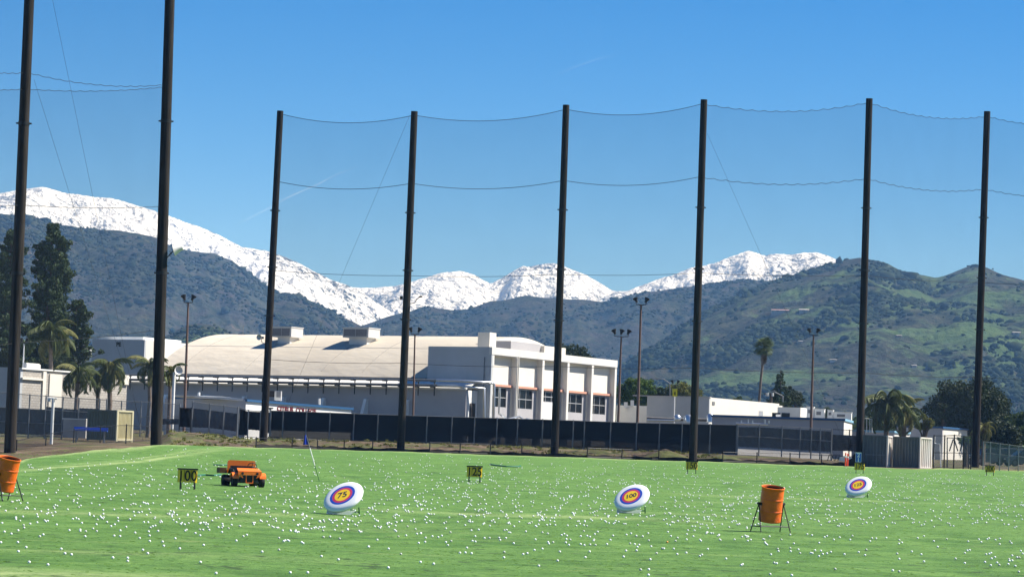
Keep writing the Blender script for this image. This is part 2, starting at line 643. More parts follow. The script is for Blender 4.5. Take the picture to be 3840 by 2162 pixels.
# concrete block wall
m_block, nt, b, oc = new_mat('block_wall', 0.9, 0.2)
br = nt.nodes.new('ShaderNodeTexBrick')
br.inputs['Scale'].default_value = 1.0
br.inputs['Brick Width'].default_value = 0.41
br.inputs['Row Height'].default_value = 0.205
br.inputs['Mortar Size'].default_value = 0.016
br.inputs['Color1'].default_value = (0.50, 0.47, 0.42, 1)
br.inputs['Color2'].default_value = (0.44, 0.41, 0.365, 1)
br.inputs['Mortar'].default_value = (0.27, 0.25, 0.22, 1)
mp = nt.nodes.new('ShaderNodeMapping')
mp.inputs['Rotation'].default_value = (rad(90), 0, 0)
nt.links.new(oc, mp.inputs['Vector'])
nt.links.new(mp.outputs[0], br.inputs['Vector'])
c = mixc(nt, step(nt, noise(nt, oc, 0.6, 6), 0.35, 0.7, 0, 0.3), br.outputs['Color'], (0.33, 0.29, 0.25))
nt.links.new(c, b.inputs['Base Color'])
bumpn(nt, b, br.outputs['Fac'], -0.01)

# chaparral hills
def hill_mat(name, green, g_lo, g_hi, rockiness=0.5, sc=1.0):
    M, nt, b, oc = new_mat(name, 0.95, 0.08)
    n1 = noise(nt, oc, 0.004 * sc, 7, 0.62, 0.4)
    n2 = noise(nt, oc, 0.030 * sc, 8, 0.72)
    n3 = noise(nt, oc, 0.085 * sc, 6, 0.7)
    brush = ramp(nt, n3, [(0.36, (0.008, 0.012, 0.006)), (0.5, (0.024, 0.031, 0.015)), (0.64, (0.066, 0.068, 0.040))])
    brush = mixc(nt, step(nt, n2, 0.42, 0.66, 0, 0.7), brush, (0.060, 0.046, 0.042))
    gr = ramp(nt, n3, [(0.3, green[0]), (0.7, green[1])])
    a = nt.nodes.new('ShaderNodeAttribute')
    a.attribute_name = 'grassy'
    ad = nt.nodes.new('ShaderNodeMath')
    ad.operation = 'ADD'
    nt.links.new(a.outputs['Fac'], ad.inputs[0])
    ma = nt.nodes.new('ShaderNodeMath')
    ma.operation = 'MULTIPLY_ADD'
    nt.links.new(n2, ma.inputs[0])
    ma.inputs[1].default_value = 0.8
    nt.links.new(n1, ma.inputs[2])
    nt.links.new(ma.outputs[0], ad.inputs[1])
    c = mixc(nt, step(nt, ad.outputs[0], g_lo, g_hi), brush, gr)
    n4 = noise(nt, oc, 0.011 * sc, 5, 0.65)
    c = mixc(nt, step(nt, n4, 0.66, 0.73, 0, rockiness), c, (0.26, 0.185, 0.14))
    nt.links.new(c, b.inputs['Base Color'])
    bumpn(nt, b, n3, 9.0)
    return M

m_hill_left = hill_mat('chaparral_hillside', ((0.045, 0.065, 0.03), (0.085, 0.105, 0.045)), 1.06, 1.22, 0.5)
m_hill_right = hill_mat('grassy_hillside', ((0.050, 0.092, 0.028), (0.092, 0.138, 0.048)), 0.90, 1.03, 0.5)
m_snow, nt, b, oc = new_mat('snow_and_scrub', 0.7, 0.2)
mpz = nt.nodes.new('ShaderNodeMapping')
mpz.inputs['Scale'].default_value = (1, 1, 0.7)
nt.links.new(oc, mpz.inputs['Vector'])
n1 = noise(nt, mpz.outputs[0], 0.10, 5, 0.8)
n2 = noise(nt, mpz.outputs[0], 0.0045, 5, 0.6)
ma = nt.nodes.new('ShaderNodeMath')
ma.operation = 'MULTIPLY_ADD'
nt.links.new(n2, ma.inputs[0])
ma.inputs[1].default_value = 0.55
nt.links.new(n1, ma.inputs[2])
aa = nt.nodes.new('ShaderNodeAttribute')
aa.attribute_name = 'grassy'
ad = nt.nodes.new('ShaderNodeMath')
nt.links.new(ma.outputs[0], ad.inputs[0])
nt.links.new(aa.outputs['Fac'], ad.inputs[1])
c = mixc(nt, step(nt, ad.outputs[0], 0.805, 0.865), (0.72, 0.72, 0.71), (0.05, 0.06, 0.065))
nt.links.new(c, b.inputs['Base Color'])
bumpn(nt, b, noise(nt, oc, 0.016, 6, 0.62), 60.0)

# ------------------------------------------------------------------ numpy noise
def vnoise(x, y, seed):
    xi = np.floor(x).astype(np.int64)
    yi = np.floor(y).astype(np.int64)
    xf = x - xi
    yf = y - yi
    def h(a, b):
        n = (a * 374761393 + b * 668265263 + seed * 1442695041) & 0xffffffff
        n = ((n ^ (n >> 13)) * 1274126177) & 0xffffffff
        n = n ^ (n >> 16)
        th = (n & 0xffff) / 65536.0 * 2 * np.pi
        return np.cos(th), np.sin(th)
    u = xf * xf * xf * (xf * (xf * 6 - 15) + 10)
    v = yf * yf * yf * (yf * (yf * 6 - 15) + 10)
    def g(a, b, dx, dy):
        gx, gy = h(xi + a, yi + b)
        return gx * dx + gy * dy
    n00 = g(0, 0, xf, yf)
    n10 = g(1, 0, xf - 1, yf)
    n01 = g(0, 1, xf, yf - 1)
    n11 = g(1, 1, xf - 1, yf - 1)
    return (n00 * (1 - u) + n10 * u) * (1 - v) + (n01 * (1 - u) + n11 * u) * v

def fbm(x, y, octs, seed, ridged=False, gain=0.5):
    a, s, tot = 1.0, 0.0, 0.0
    for o in range(octs):
        n = vnoise(x * 2 ** o + 17.3 * o, y * 2 ** o - 9.1 * o, seed + o)
        if ridged:
            n = 1 - np.abs(n) * 2.4
        s = s + a * n
        tot += a
        a *= gain
    return s / tot

def grid_mesh(name, X, Y, Z, attrs=None):
    ni, nj = X.shape
    me = bpy.data.meshes.new(name)
    co = np.stack([X, Y, Z], -1).reshape(-1, 3).astype(np.float32)
    idx = np.arange(ni * nj).reshape(ni, nj)
    q = np.stack([idx[:-1, :-1], idx[1:, :-1], idx[1:, 1:], idx[:-1, 1:]], -1).reshape(-1, 4).astype(np.int32)
    me.vertices.add(len(co))
    me.vertices.foreach_set('co', co.ravel())
    me.loops.add(q.size)
    me.loops.foreach_set('vertex_index', q.ravel())
    me.polygons.add(len(q))
    me.polygons.foreach_set('loop_start', np.arange(0, q.size, 4, dtype=np.int32))
    me.polygons.foreach_set('use_smooth', np.ones(len(q), dtype=bool))
    me.update(calc_edges=True)
    for k, A in (attrs or {}).items():
        at_ = me.attributes.new(k, 'FLOAT', 'POINT')
        at_.data.foreach_set('value', A.reshape(-1).astype(np.float32))
    me.validate()
    return me

# ------------------------------------------------------------------ the ground
EDGE = [(-900, 1800), (-300, 1768), (0, 1742), (60, 1735), (150, 1713), (300, 1694), (430, 1683), (560, 1672), (610, 1668), (700, 1669), (800, 1673),
        (960, 1678), (1100, 1681), (1250, 1686), (1500, 1693), (1700, 1700), (1900, 1707), (2100, 1713), (2300, 1720),
        (2600, 1729), (2800, 1736), (3100, 1745), (3300, 1753), (3500, 1757), (3700, 1761), (3840, 1765), (4200, 1778), (4800, 1800)]
eu = [e[0] for e in EDGE]
epts = [hit(*e) for e in EDGE]
e_tan = np.array([p.x / p.y for p in epts])
e_y = np.array([p.y for p in epts])
o_ = np.argsort(e_tan)
e_tan, e_y = e_tan[o_], e_y[o_]

def edge_y(x, y):
    return np.interp(x / y, e_tan, e_y)

ta = np.linspace(-0.32, 0.32, 420)
tj = np.linspace(0, 1, 300) ** 0.8
A, T = np.meshgrid(ta, tj, indexing='ij')
YE = np.interp(A, e_tan, e_y) + 0.5 * np.sin(A * 300) + 0.35 * np.sin(A * 911 + 1)
Yg = 14 + (YE - 14) * T
Xg = A * Yg
Zg = ground(Xg, Yg) + 0.02
worn = np.clip(1 - (YE - Yg) / 5.0, 0, 1) * 0.9
# the paler mown band at the left and a few dry streaks across the range
b0, b1 = hit(40, 1768), hit(660, 1712)
tt = (Xg - b0.x) / (b1.x - b0.x)
by = b0.y + (b1.y - b0.y) * tt
worn = np.maximum(worn, 0.95 * np.exp(-((Yg - by) / 6.5) ** 2) * np.clip(1.25 - np.abs(tt - 0.5), 0, 1))
worn = np.maximum(worn, 0.6 * np.exp(-((Yg - by - 16) / 4.0) ** 2) * np.clip(1.15 - np.abs(tt - 0.6), 0, 1))
for (u_, v_, wy, wx, a_) in ((330, 1927, 1.0, 4.5, .55), (900, 1925, .9, 3.0, .5), (2000, 1935, 1.2, 4.5, .6), (2480, 1925, .8, 2.5, .4), (1400, 1990, .5, 3, .35),
                             (120, 2160, 1.6, 3.0, .9), (3300, 1880, 1.0, 4, .35), (2900, 1868, 1.3, 4, .4), (600, 2080, .7, 3, .3), (700, 1916, .5, 3, .5), (2700, 1884, 1, 2, .4)):
    p = hit(u_, v_)
    worn = np.maximum(worn, a_ * np.exp(-((Yg - p.y) / wy) ** 2 - ((Xg - p.x) / wx) ** 2))
me = grid_mesh('grass_field', Xg, Yg, Zg, {'worn': worn})
o = obj('grass_field', me, m_grass)
tag(o, kind='structure')

X1, Y1 = np.meshgrid(np.linspace(-130, 130, 160), np.linspace(-60, 460, 260), indexing='ij')
o = obj('dirt_ground', grid_mesh('dirt_ground', X1, Y1, ground(X1, Y1) - 0.03), m_dirt)
tag(o, kind='structure')
X2, Y2 = np.meshgrid(np.linspace(-3000, 3000, 20), np.linspace(-400, 6400, 20), indexing='ij')
o = obj('valley_floor', grid_mesh('valley_floor', X2, Y2, SLOPE * Y2 - 1.2), m_valley)
tag(o, kind='structure')

# tufts of longer grass standing in the nearest turf
NT = 60000
ty = 36 + (150 - 36) * nrng.random(NT) ** 1.5
tx = ty * nrng.uniform(-0.215, 0.215, NT)
keep = fbm(tx * 0.35, ty * 0.8, 4, 41) + nrng.uniform(-.25, .25, NT) > 0.0
tx, ty = tx[keep], ty[keep]
tz = ground(tx, ty) + 0.015
n_ = len(tx)
th_ = nrng.uniform(0, math.pi, n_)
wd = nrng.uniform(.02, .07, n_)
hh = nrng.uniform(.005, .014, n_)
lx, ly = nrng.uniform(-.02, .02, n_), nrng.uniform(-.02, .02, n_)
dx_, dy_ = np.cos(th_) * wd, np.sin(th_) * wd
Pq = np.stack([np.stack([tx - dx_, ty - dy_, tz], -1), np.stack([tx + dx_, ty + dy_, tz], -1),
               np.stack([tx + dx_ * .6 + lx, ty + dy_ * .6 + ly, tz + hh], -1), np.stack([tx - dx_ * .6 + lx, ty - dy_ * .6 + ly, tz + hh * .8], -1)], 1).reshape(-1, 3)
me = bpy.data.meshes.new('grass_tufts')
me.vertices.add(len(Pq))
me.vertices.foreach_set('co', Pq.astype(np.float32).ravel())
me.loops.add(len(Pq))
me.loops.foreach_set('vertex_index', np.arange(len(Pq), dtype=np.int32))
me.polygons.add(n_)
me.polygons.foreach_set('loop_start', np.arange(0, len(Pq), 4, dtype=np.int32))
me.update(calc_edges=True)
m_tuft = leafmat('turf_blades', (0.080, 0.190, 0.026), (0.20, 0.33, 0.07), 0.5)
o = obj('grass_tufts', me, m_tuft)
tag(o, 'tufts of longer grass standing in the nearest turf', kind='stuff')

# the earth bank between the grass and the fences
FD = 222.0
BANK = [(590, 1612), (650, 1614), (720, 1618), (800, 1628), (880, 1640), (950, 1648), (1010, 1643), (1200, 1648), (1410, 1654), (1600, 1659), (1800, 1666),
        (2100, 1678), (2383, 1690), (2600, 1697), (2760, 1703), (2950, 1712), (3115, 1722), (3200, 1742)]
bu = np.array([q[0] for q in BANK])
bv = np.array([q[1] for q in BANK])
us = np.linspace(590, 3200, 420)
ks = np.linspace(0, 1, 26)
BX = np.zeros((len(us), len(ks)))
BY = BX.copy()
BZ = BX.copy()
for i, u_ in enumerate(us):
    e = hit(u_, np.interp(u_, eu, [q[1] for q in EDGE]))
    t_ = at(u_, np.interp(u_, bu, bv), FD)
    fade = min(1, (u_ - 590) / 50, (3200 - u_) / 60)
    for j, k in enumerate(ks):
        if k < 0.7:
            q = k / 0.7
            y = e.y + 0.4 + (FD - e.y - 0.4) * q
            x = e.x + (t_.x - e.x) * q
            gz = float(ground(x, y))
            h = (t_.z - (SLOPE * FD)) * (math.sin(q * math.pi / 2) ** 1.3)
        else:
            q = (k - 0.7) / 0.3
            y = FD + 7 * q
            x = t_.x * y / FD
            gz = float(ground(x, y))
            h = (t_.z - (SLOPE * FD)) * (1 - q * q) - 0.02 * q
        BX[i, j], BY[i, j] = x, y
        BZ[i, j] = gz - 0.04 + h * fade
bump_ = fbm(BX * 0.5, BY * 0.5, 4, 5) * 0.35 + fbm(BX * 1.8, BY * 1.8, 3, 9) * 0.12
env = np.clip(np.minimum(ks / 0.2, (1 - ks) / 0.2), 0, 1)[None, :] * np.clip(1 - np.abs(ks - 0.7) / 0.1, 0, 1)[None, :] * -0.7 + np.clip(np.minimum(ks / 0.2, (1 - ks) / 0.2), 0, 1)[None, :]
BZ += bump_ * env * np.interp(us, [590, 2650, 2760, 3200], [1, 1, .15, .15])[:, None]
o = obj('earth_bank', grid_mesh('earth_bank', BX, BY, BZ), m_dirt)
tag(o, kind='structure')

# loose dirt heaps by the sixth net pole
def heap(u0, v0, wpx, hpx, label):
    p = hit(u0, v0)
    p.y += 3
    s_ = p.y / F
    n = 24
    g = np.linspace(-1, 1, n)
    HX, HY = np.meshgrid(g, g, indexing='ij')
    R = np.sqrt(HX ** 2 + HY ** 2)
    HZ = hpx * s_ * np.clip(1 - R, 0, 1) ** 0.8 * (1 + 0.5 * fbm(HX * 3 + u0, HY * 3, 3, 4)) - 0.05
    me = grid_mesh('dirt_heap', HX * wpx * s_ / 2, HY * wpx * s_ / 2, HZ)
    o = obj('dirt_heap', me, m_dirt, loc=(p.x, p.y, SLOPE * p.y + 0.15))
    tag(o, label, 'dirt heap', 'dirt heaps at the foot of the net')
heap(2500, 1722, 190, 34, 'low brown dirt heap left of the pole behind the 150 sign')
heap(2715, 1730, 170, 24, 'low dark dirt heap right of the pole behind the 150 sign')

# ------------------------------------------------------------------ mountains
def mountain(name, ridge, R, R0, matl, seed, nu, nt_, amp, grass_fn=None, rough=1.0, back=1.35, lat=1.0, jag=0.004):
    """terrain whose crest follows the ridge line at range R and whose foot lies at range R0"""
    ru = [q[0] * 1.4907 for q in ridge]
    rv = [q[1] * 1.4907 for q in ridge]
    us = np.linspace(ru[0], ru[-1], nu)
    vs = np.interp(us, ru, rv)
    k = np.ones(5) / 5
    vs = np.convolve(np.pad(vs, 2, mode='edge'), k, mode='valid')
    az = np.zeros(nu)
    tn = np.zeros(nu)
    for i in range(nu):
        d = ray(us[i], vs[i])
        hz = math.hypot(d.x, d.y)
        az[i] = math.atan2(d.x, d.y)
        tn[i] = d.z / hz
    t = np.linspace(0, back, nt_)
    AZ, T = np.meshgrid(az, t, indexing='ij')
    RR = R0 + (R - R0) * T
    X, Y = RR * np.sin(AZ), RR * np.cos(AZ)
    zr = (CAMZ + R * tn)[:, None]
    zb = SLOPE * Y - 5
    prof = np.where(T < 1, np.clip(T, 0, 1) ** 0.85, 1 - 0.9 * np.clip((T - 1) / (back - 1), 0, 1) ** 1.2)
    H = np.clip(zr - zb, 1, None)
    wx = X + 0.12 * R * fbm(X / (0.25 * R), Y / (0.25 * R), 3, seed + 50)
    wy = Y + 0.12 * R * fbm(X / (0.25 * R) + 5, Y / (0.25 * R), 3, seed + 60)
    sc = 0.10 * R * lat
    n1 = fbm(wx / sc, wy / (sc * 2.2), 7, seed, True, 0.50) - 0.55
    n2 = fbm(X / (sc * .35), Y / (sc * .35), 5, seed + 20, True, 0.55) - 0.55
    env = np.clip(T / 0.25, 0, 1) * (0.35 + 0.65 * np.clip(np.abs(1 - T) / 0.25, 0, 1))
    Z = zb + H * prof + amp * H.max() * env * (n1 + 0.30 * rough * n2)
    tanz = (Z - CAMZ) / RR
    mx = tanz.max(1)
    f = (tn + jag * fbm(us / 60.0, us * 0 + seed, 4, seed + 3)) / mx
    kk = np.hanning(9)
    kk /= kk.sum()
    f = np.convolve(np.pad(f, 4, mode='edge'), kk, mode='valid')
    Z = CAMZ + (Z - CAMZ) * f[:, None]
    g = grass_fn(us, T, X, Y, Z) if grass_fn else np.zeros_like(X)
    me = grid_mesh(name, X, Y, Z, {'grassy': g})
    o = obj(name, me, matl)
    tag(o, kind='structure')
    return o, X, Y, Z

SN_L = [(-330, 560), (-150, 520), (0, 486), (50, 476), (110, 470), (160, 485), (205, 490), (250, 497), (285, 499), (330, 512), (380, 527), (430, 545), (500, 570), (560, 595), (610, 622),
        (670, 630), (700, 640), (740, 655), (790, 682), (840, 706), (870, 716), (905, 730), (940, 755), (985, 785), (1020, 810), (1100, 860), (1200, 920)]
SN_C = [(700, 790), (780, 745), (860, 722), (930, 724), (1000, 718), (1040, 707), (1080, 695), (1110, 686), (1160, 681), (1190, 690), (1215, 703), (1235, 713), (1260, 700), (1290, 682),
        (1315, 668), (1330, 671), (1365, 663), (1405, 663), (1450, 682), (1500, 705), (1535, 728), (1560, 736), (1600, 745), (1700, 790), (1800, 850)]
SN_R = [(1380, 800), (1450, 760), (1520, 745), (1550, 735), (1580, 730), (1640, 707), (1700, 689), (1740, 672), (1785, 665), (1830, 650), (1860, 637), (1882, 629), (1900, 634), (1920, 643), (1945, 638),
        (1990, 640), (2020, 636), (2050, 634), (2080, 642), (2110, 655), (2160, 668), (2250, 690), (2400, 730), (2800, 800)]
def sg(us, T, X, Y, Z):
    return np.interp(us, [0, 560, 640, 1500, 3840], [-0.10, -0.06, 0.015, 0.0, 0.0])[:, None] + 0 * T
mountain('snowy_mountain_centre', SN_C, 5700, 4800, m_snow, 31, 460, 170, 0.36, sg, back=1.08, jag=0.0007)
mountain('snowy_mountain_right', SN_R, 5300, 4500, m_snow, 77, 460, 170, 0.36, sg, back=1.12, jag=0.0010)
mountain('snowy_mountain_left', SN_L, 4700, 3900, m_snow, 52, 480, 190, 0.30, sg, back=1.15, jag=0.0006)

H_C = [(600, 960), (700, 920), (820, 860), (880, 830), (915, 818), (960, 800), (1040, 780), (1062, 770), (1100, 776), (1135, 779), (1180, 777), (1230, 758), (1280, 752), (1330, 742), (1370, 749),
       (1420, 751), (1460, 753), (1520, 759), (1590, 741), (1670, 729), (1740, 720), (1800, 713), (1830, 708), (1870, 703), (1900, 702), (1950, 712), (2000, 716), (2100, 730), (2300, 760), (2900, 800)]
H_L = [(-330, 600), (-150, 560), (0, 541), (75, 541), (110, 556), (150, 566), (200, 572), (240, 577), (300, 580), (345, 587), (392, 597), (420, 612), (445, 622), (480, 631), (540, 637), (590, 660),
       (640, 700), (665, 718), (700, 735), (760, 747), (810, 768), (860, 795), (905, 817), (960, 840), (1080, 885), (1250, 960)]
H_R = [(1380, 1040), (1480, 985), (1560, 930), (1640, 870), (1720, 820), (1800, 775), (1870, 738), (1930, 714), (1985, 698), (2040, 680), (2080, 668), (2115, 657), (2145, 650), (2170, 648), (2210, 656),
       (2235, 663), (2260, 678), (2300, 688), (2330, 693), (2355, 699), (2380, 692), (2410, 680), (2435, 669), (2455, 666), (2480, 672), (2520, 690), (2576, 705), (2700, 725), (2900, 760)]
def gc(us, T, X, Y, Z):
    return -0.03 + 0.16 * np.clip(0.45 - T, -0.1, 1)
def gl(us, T, X, Y, Z):
    return 0.55 * np.clip(0.50 - T, -0.12, .4)
def gr_(us, T, X, Y, Z):
    base = 0.06 + 0.16 * fbm(X / 260, Y / 260, 3, 8)
    base = base - 0.22 * np.clip(T - 0.45, 0, 1) - 0.03
    return base
hc_o, HCX, HCY, HCZ = mountain('foothill_centre', H_C, 3700, 3000, m_hill_left, 91, 520, 190, 0.24, gc, jag=0.0006)
hl_o, HLX, HLY, HLZ = mountain('foothill_left', H_L, 3300, 2500, m_hill_left, 12, 520, 240, 0.22, gl, jag=0.0006)
hr_o, HRX, HRY, HRZ = mountain('foothill_right', H_R, 2900, 1900, m_hill_right, 23, 620, 280, 0.18, gr_, lat=1.1, jag=0.0005)
H_S = [(300, 900), (380, 862), (430, 838), (470, 818), (505, 812), (540, 820), (590, 838), (650, 860), (760, 900)]
kn_o, KNX, KNY, KNZ = mountain('grassy_knoll', H_S, 1900, 1500, m_hill_right, 40, 160, 70, 0.16, lambda us, T, X, Y, Z: -0.02 + 0 * T, jag=0.0006)

# scrub oaks and bushes on the right foothill, too many to count
def blob_mass(name, pts, sizes, matl, seed):
    me0 = bpy.data.meshes.new('tmp')
    import bmesh
    bm = bmesh.new()
    bmesh.ops.create_icosphere(bm, subdivisions=1, radius=1.0)
    V = np.array([v.co[:] for v in bm.verts])
    Fc = np.array([[v.index for v in f.verts] for f in bm.faces])
    bm.free()
    r = np.random.default_rng(seed)
    N = len(pts)
    jit = 1 + 0.28 * r.standard_normal((N, len(V), 1))
    sc = np.stack([sizes * r.uniform(.8, 1.5, N), sizes * r.uniform(.8, 1.5, N), sizes * r.uniform(.6, 1.0, N)], -1)
    P = pts[:, None, :] + V[None] * jit * sc[:, None, :]
    FI = (Fc[None] + (np.arange(N) * len(V))[:, None, None]).reshape(-1, 3)
    me = bpy.data.meshes.new(name)
    co = P.reshape(-1, 3).astype(np.float32)
    me.vertices.add(len(co))
    me.vertices.foreach_set('co', co.ravel())
    me.loops.add(FI.size)
    me.loops.foreach_set('vertex_index', FI.ravel().astype(np.int32))
    me.polygons.add(len(FI))
    me.polygons.foreach_set('loop_start', np.arange(0, FI.size, 3, dtype=np.int32))
    me.update(calc_edges=True)
    return me

m_scrub = leafmat('scrub_oak', (0.014, 0.022, 0.010), (0.036, 0.046, 0.020), 0.0)
m_scrub.node_tree.nodes['Principled BSDF'].inputs['Roughness'].default_value = 1.0
m_scrub.node_tree.nodes['Principled BSDF'].inputs['Specular IOR Level'].default_value = 0.0
m_chap = m_scrub.copy()
m_chap.name = 'chaparral'
m_chap.node_tree.nodes['Color Ramp'].color_ramp.elements[1].color = (.038, .042, .022, 1)
def scrub(name, label, X, Y, Z, n, seed, size, bias, matl, back=1.35):
    cl = fbm(X / 170, Y / 170, 5, seed)
    prob = np.clip(cl * 4.5 + bias, 0.01, 1.0) * (np.linspace(0, back, X.shape[1])[None, :] < 1.02)
    flat = prob.ravel() / prob.sum()
    r = np.random.default_rng(seed)
    idx = r.choice(len(flat), n, p=flat)
    pts = np.stack([X.ravel()[idx], Y.ravel()[idx], Z.ravel()[idx]], -1)
    pts[:, 0] += r.uniform(-3, 3, n)
    pts[:, 1] += r.uniform(-3, 3, n)
    sizes = size * (0.55 + r.gamma(2.0, .35, n))
    pts[:, 2] += sizes * .15
    o = obj(name, blob_mass(name, pts, sizes, matl, seed), matl)
    tag(o, label, kind='stuff')
scrub('hillside_scrub', 'dark scrub oaks and bushes dotted over the green foothill on the right', HRX, HRY, HRZ, 17000, 3, 1.5, 0.12, m_scrub)
scrub('hillside_scrub', 'bushes on the small green knoll behind the gym roof', KNX, KNY, KNZ, 900, 9, 1.1, 0.3, m_scrub)
scrub('hillside_scrub', 'dense chaparral covering the dark left foothill', HLX, HLY, HLZ, 17000, 5, 1.35, 0.6, m_chap)
scrub('hillside_scrub', 'dense chaparral covering the dark central foothill', HCX, HCY, HCZ, 12000, 6, 1.5, 0.6, m_chap)

# houses high on the right foothill
bvh = BVHTree.FromPolygons([Vector((a, b_, c_)) for a, b_, c_ in zip(HRX.ravel(), HRY.ravel(), HRZ.ravel())],
                           [tuple(p.vertices) for p in hr_o.data.polygons])
m_tileroof = mat('pinkish_tile_roof', (0.34, 0.20, 0.17), 0.9)
m_hwall = mat('pale_house_wall', (0.42, 0.38, 0.34), 0.9)
m_hroof = mat('dull_grey_roof', (0.25, 0.23, 0.21), 0.9)
def hill_house(u, v, wpx, hpx, label, roofc, cat='house'):
    d = ray(u, v).normalized()
    loc, nrm, i_, dist = bvh.ray_cast(CAM, d)
    if loc is None:
        return
    s_ = loc.y / F
    W, Hh = wpx * s_, hpx * s_
    t = thing('hillside_house', label, cat, loc - Vector((0, 0, Hh * .3)), rad(rnd.uniform(-12, 12)), 'houses on the right foothill')
    obj('wall', MB().box(-W / 2, W / 2, -4, 4, -4, Hh * .9), m_hwall, t)
    r_ = MB()
    r_.prism([(-W / 2 - .5, -4.8, Hh * .9), (-W / 2 - .5, 4.8, Hh * .9), (-W / 2 - .5, 0, Hh * .9 + Hh * .55)], (W + 1, 0, 0))
    obj('roof', r_, roofc, t)
    for k in range(max(1, int(W / 7))):
        x = -W / 2 + (k + .5) * W / max(1, int(W / 7))
        obj('window', MB().box(x - 1.2, x + 1.2, -4.08, -4.02, Hh * .35, Hh * .7), m_glass, t)
hill_house(2938, 1168, 88, 7, 'long low house with pink roof high on the foothill, left of the seventh net pole', m_tileroof)
hill_house(3015, 1166, 34, 7, 'short tan house beside the long pink-roofed one on the foothill', m_hwall)
hill_house(3000, 1283, 13, 6, 'small white house low on the foothill above the twin-headed lamp', m_hroof)
hill_house(3125, 1352, 24, 6, 'white house just left of the seventh net pole, low on the foothill', m_hroof)
hill_house(3370, 1262, 18, 6, 'small pale house on open grass right of the seventh net pole', m_hroof)
hill_house(3428, 1374, 16, 6, 'small white house among scrub, halfway between the two right net poles', m_hroof)
hill_house(3812, 1252, 26, 8, 'pale house at the right edge of the photo, beyond the last pole', m_hroof)

# ------------------------------------------------------------------ net poles, nets and ropes
POLES = [  # base (u, v), top (u, v), base distance or None, diameter
    ((-420, 1195), (-340, -300), 128.0, .58), ((36, 1712), (112, -60), 148.0, .57), ((586, 1668), (640, -110), 160.0, .60),
    ((987, 1666), (1051, 416), None, .52), ((1502, 1690), (1554, 418), None, .52), ((2079, 1709), (2123, 394), None, .52),
    ((2598, 1727), (2640, 374), None, .53), ((3222, 1744), (3260, 370), None, .55), ((3657, 1750), (3702, 418), None, .58),
    ((4120, 1768), (4160, 440), None, .58)]
pole_names = ['', 'leftmost tall dark net pole, standing at the left edge beside the orange drum',
              'second tall dark net pole from the left, with a floodlight bracket on it',
              'third net pole from the left, in front of the blue-trimmed dugout, with a round horn',
              'fourth net pole from the left, in front of the barrel-roofed gym',
              'fifth net pole from the left, in front of the white building with five bays',
              'sixth net pole from the left, rising behind the yellow 150 sign',
              'seventh net pole from the left, rising behind the 175 sign and blue sign',
              'eighth and last net pole, beside the yellow 200 sign at the right', '']
PB, PT = [], []
for i, (b_, t_, D, dia) in enumerate(POLES):
    if i == 0:
        base = under(-420, 1700, D)
    elif D:
        base = under(b_[0], b_[1], D)
    else:
        base = hit(*b_)
    top = at(t_[0], t_[1], base.y)
    PB.append(base)
    PT.append(top)
def on_pole(i, v):
    """point on pole i that shows at photo row v"""
    lo, hi = 0.0, 1.0
    for _ in range(30):
        mid = (lo + hi) / 2
        p = PB[i].lerp(PT[i], mid) - CAM
        vv = 1081 - F * p.dot(cu) / p.dot(fwd)
        if vv > v:
            lo = mid
        else:
            hi = mid
    return PB[i].lerp(PT[i], lo)
for i, (b_, t_, D, dia) in enumerate(POLES):
    if not pole_names[i]:
        continue
    base, top = PB[i], PT[i]
    t = thing('net_pole', pole_names[i], 'pole', base, 0, 'tall poles holding the range netting')
    ax = (top - base)
    L = ax.length
    seams = {1: [.38, .70], 2: [.36, .68]}.get(i, [.385, .53, .70])
    cuts = [0.0] + seams + [1.0]
    for k in range(len(cuts) - 1):
        a, b2 = cuts[k], cuts[k + 1]
        rr = lambda q: dia / 2 * (1.08 - 0.16 * q)
        off = Vector((0, 0, -0.4)) if k == 0 else Vector((0, 0, 0))
        obj('shaft', MB().tube([base + ax * a + off, base + ax * ((a + b2) / 2), base + ax * b2], [rr(a), rr((a + b2) / 2), rr(b2)], 20), m_pole, t, world=True, smooth=40)
    for q in seams:
        c_ = base + ax * q
        dirn = ax.normalized()
        obj('collar', MB().tube([c_ - dirn * .08, c_ + dirn * .08], dia / 2 * (1.08 - .16 * q) + .025, 20), m_black, t, world=True, smooth=40)
        for sx in (-1, 1):
            obj('bolt', MB().tube([c_ + Vector((sx * (dia / 2), 0, 0)), c_ + Vector((sx * (dia / 2 + .12), 0, 0))], .045, 8), m_black, t, world=True)

def sag_line(a, b, sag, n=24, scallop=0.0):
    out = []
    for k in range(n + 1):
        q = k / n
        p = a.lerp(b, q)
        p = p + Vector((0, 0, -4 * sag * q * (1 - q)))
        if scallop:
            p.z -= scallop * abs(math.sin(q * math.pi * 14))
        out.append(p)
    return out

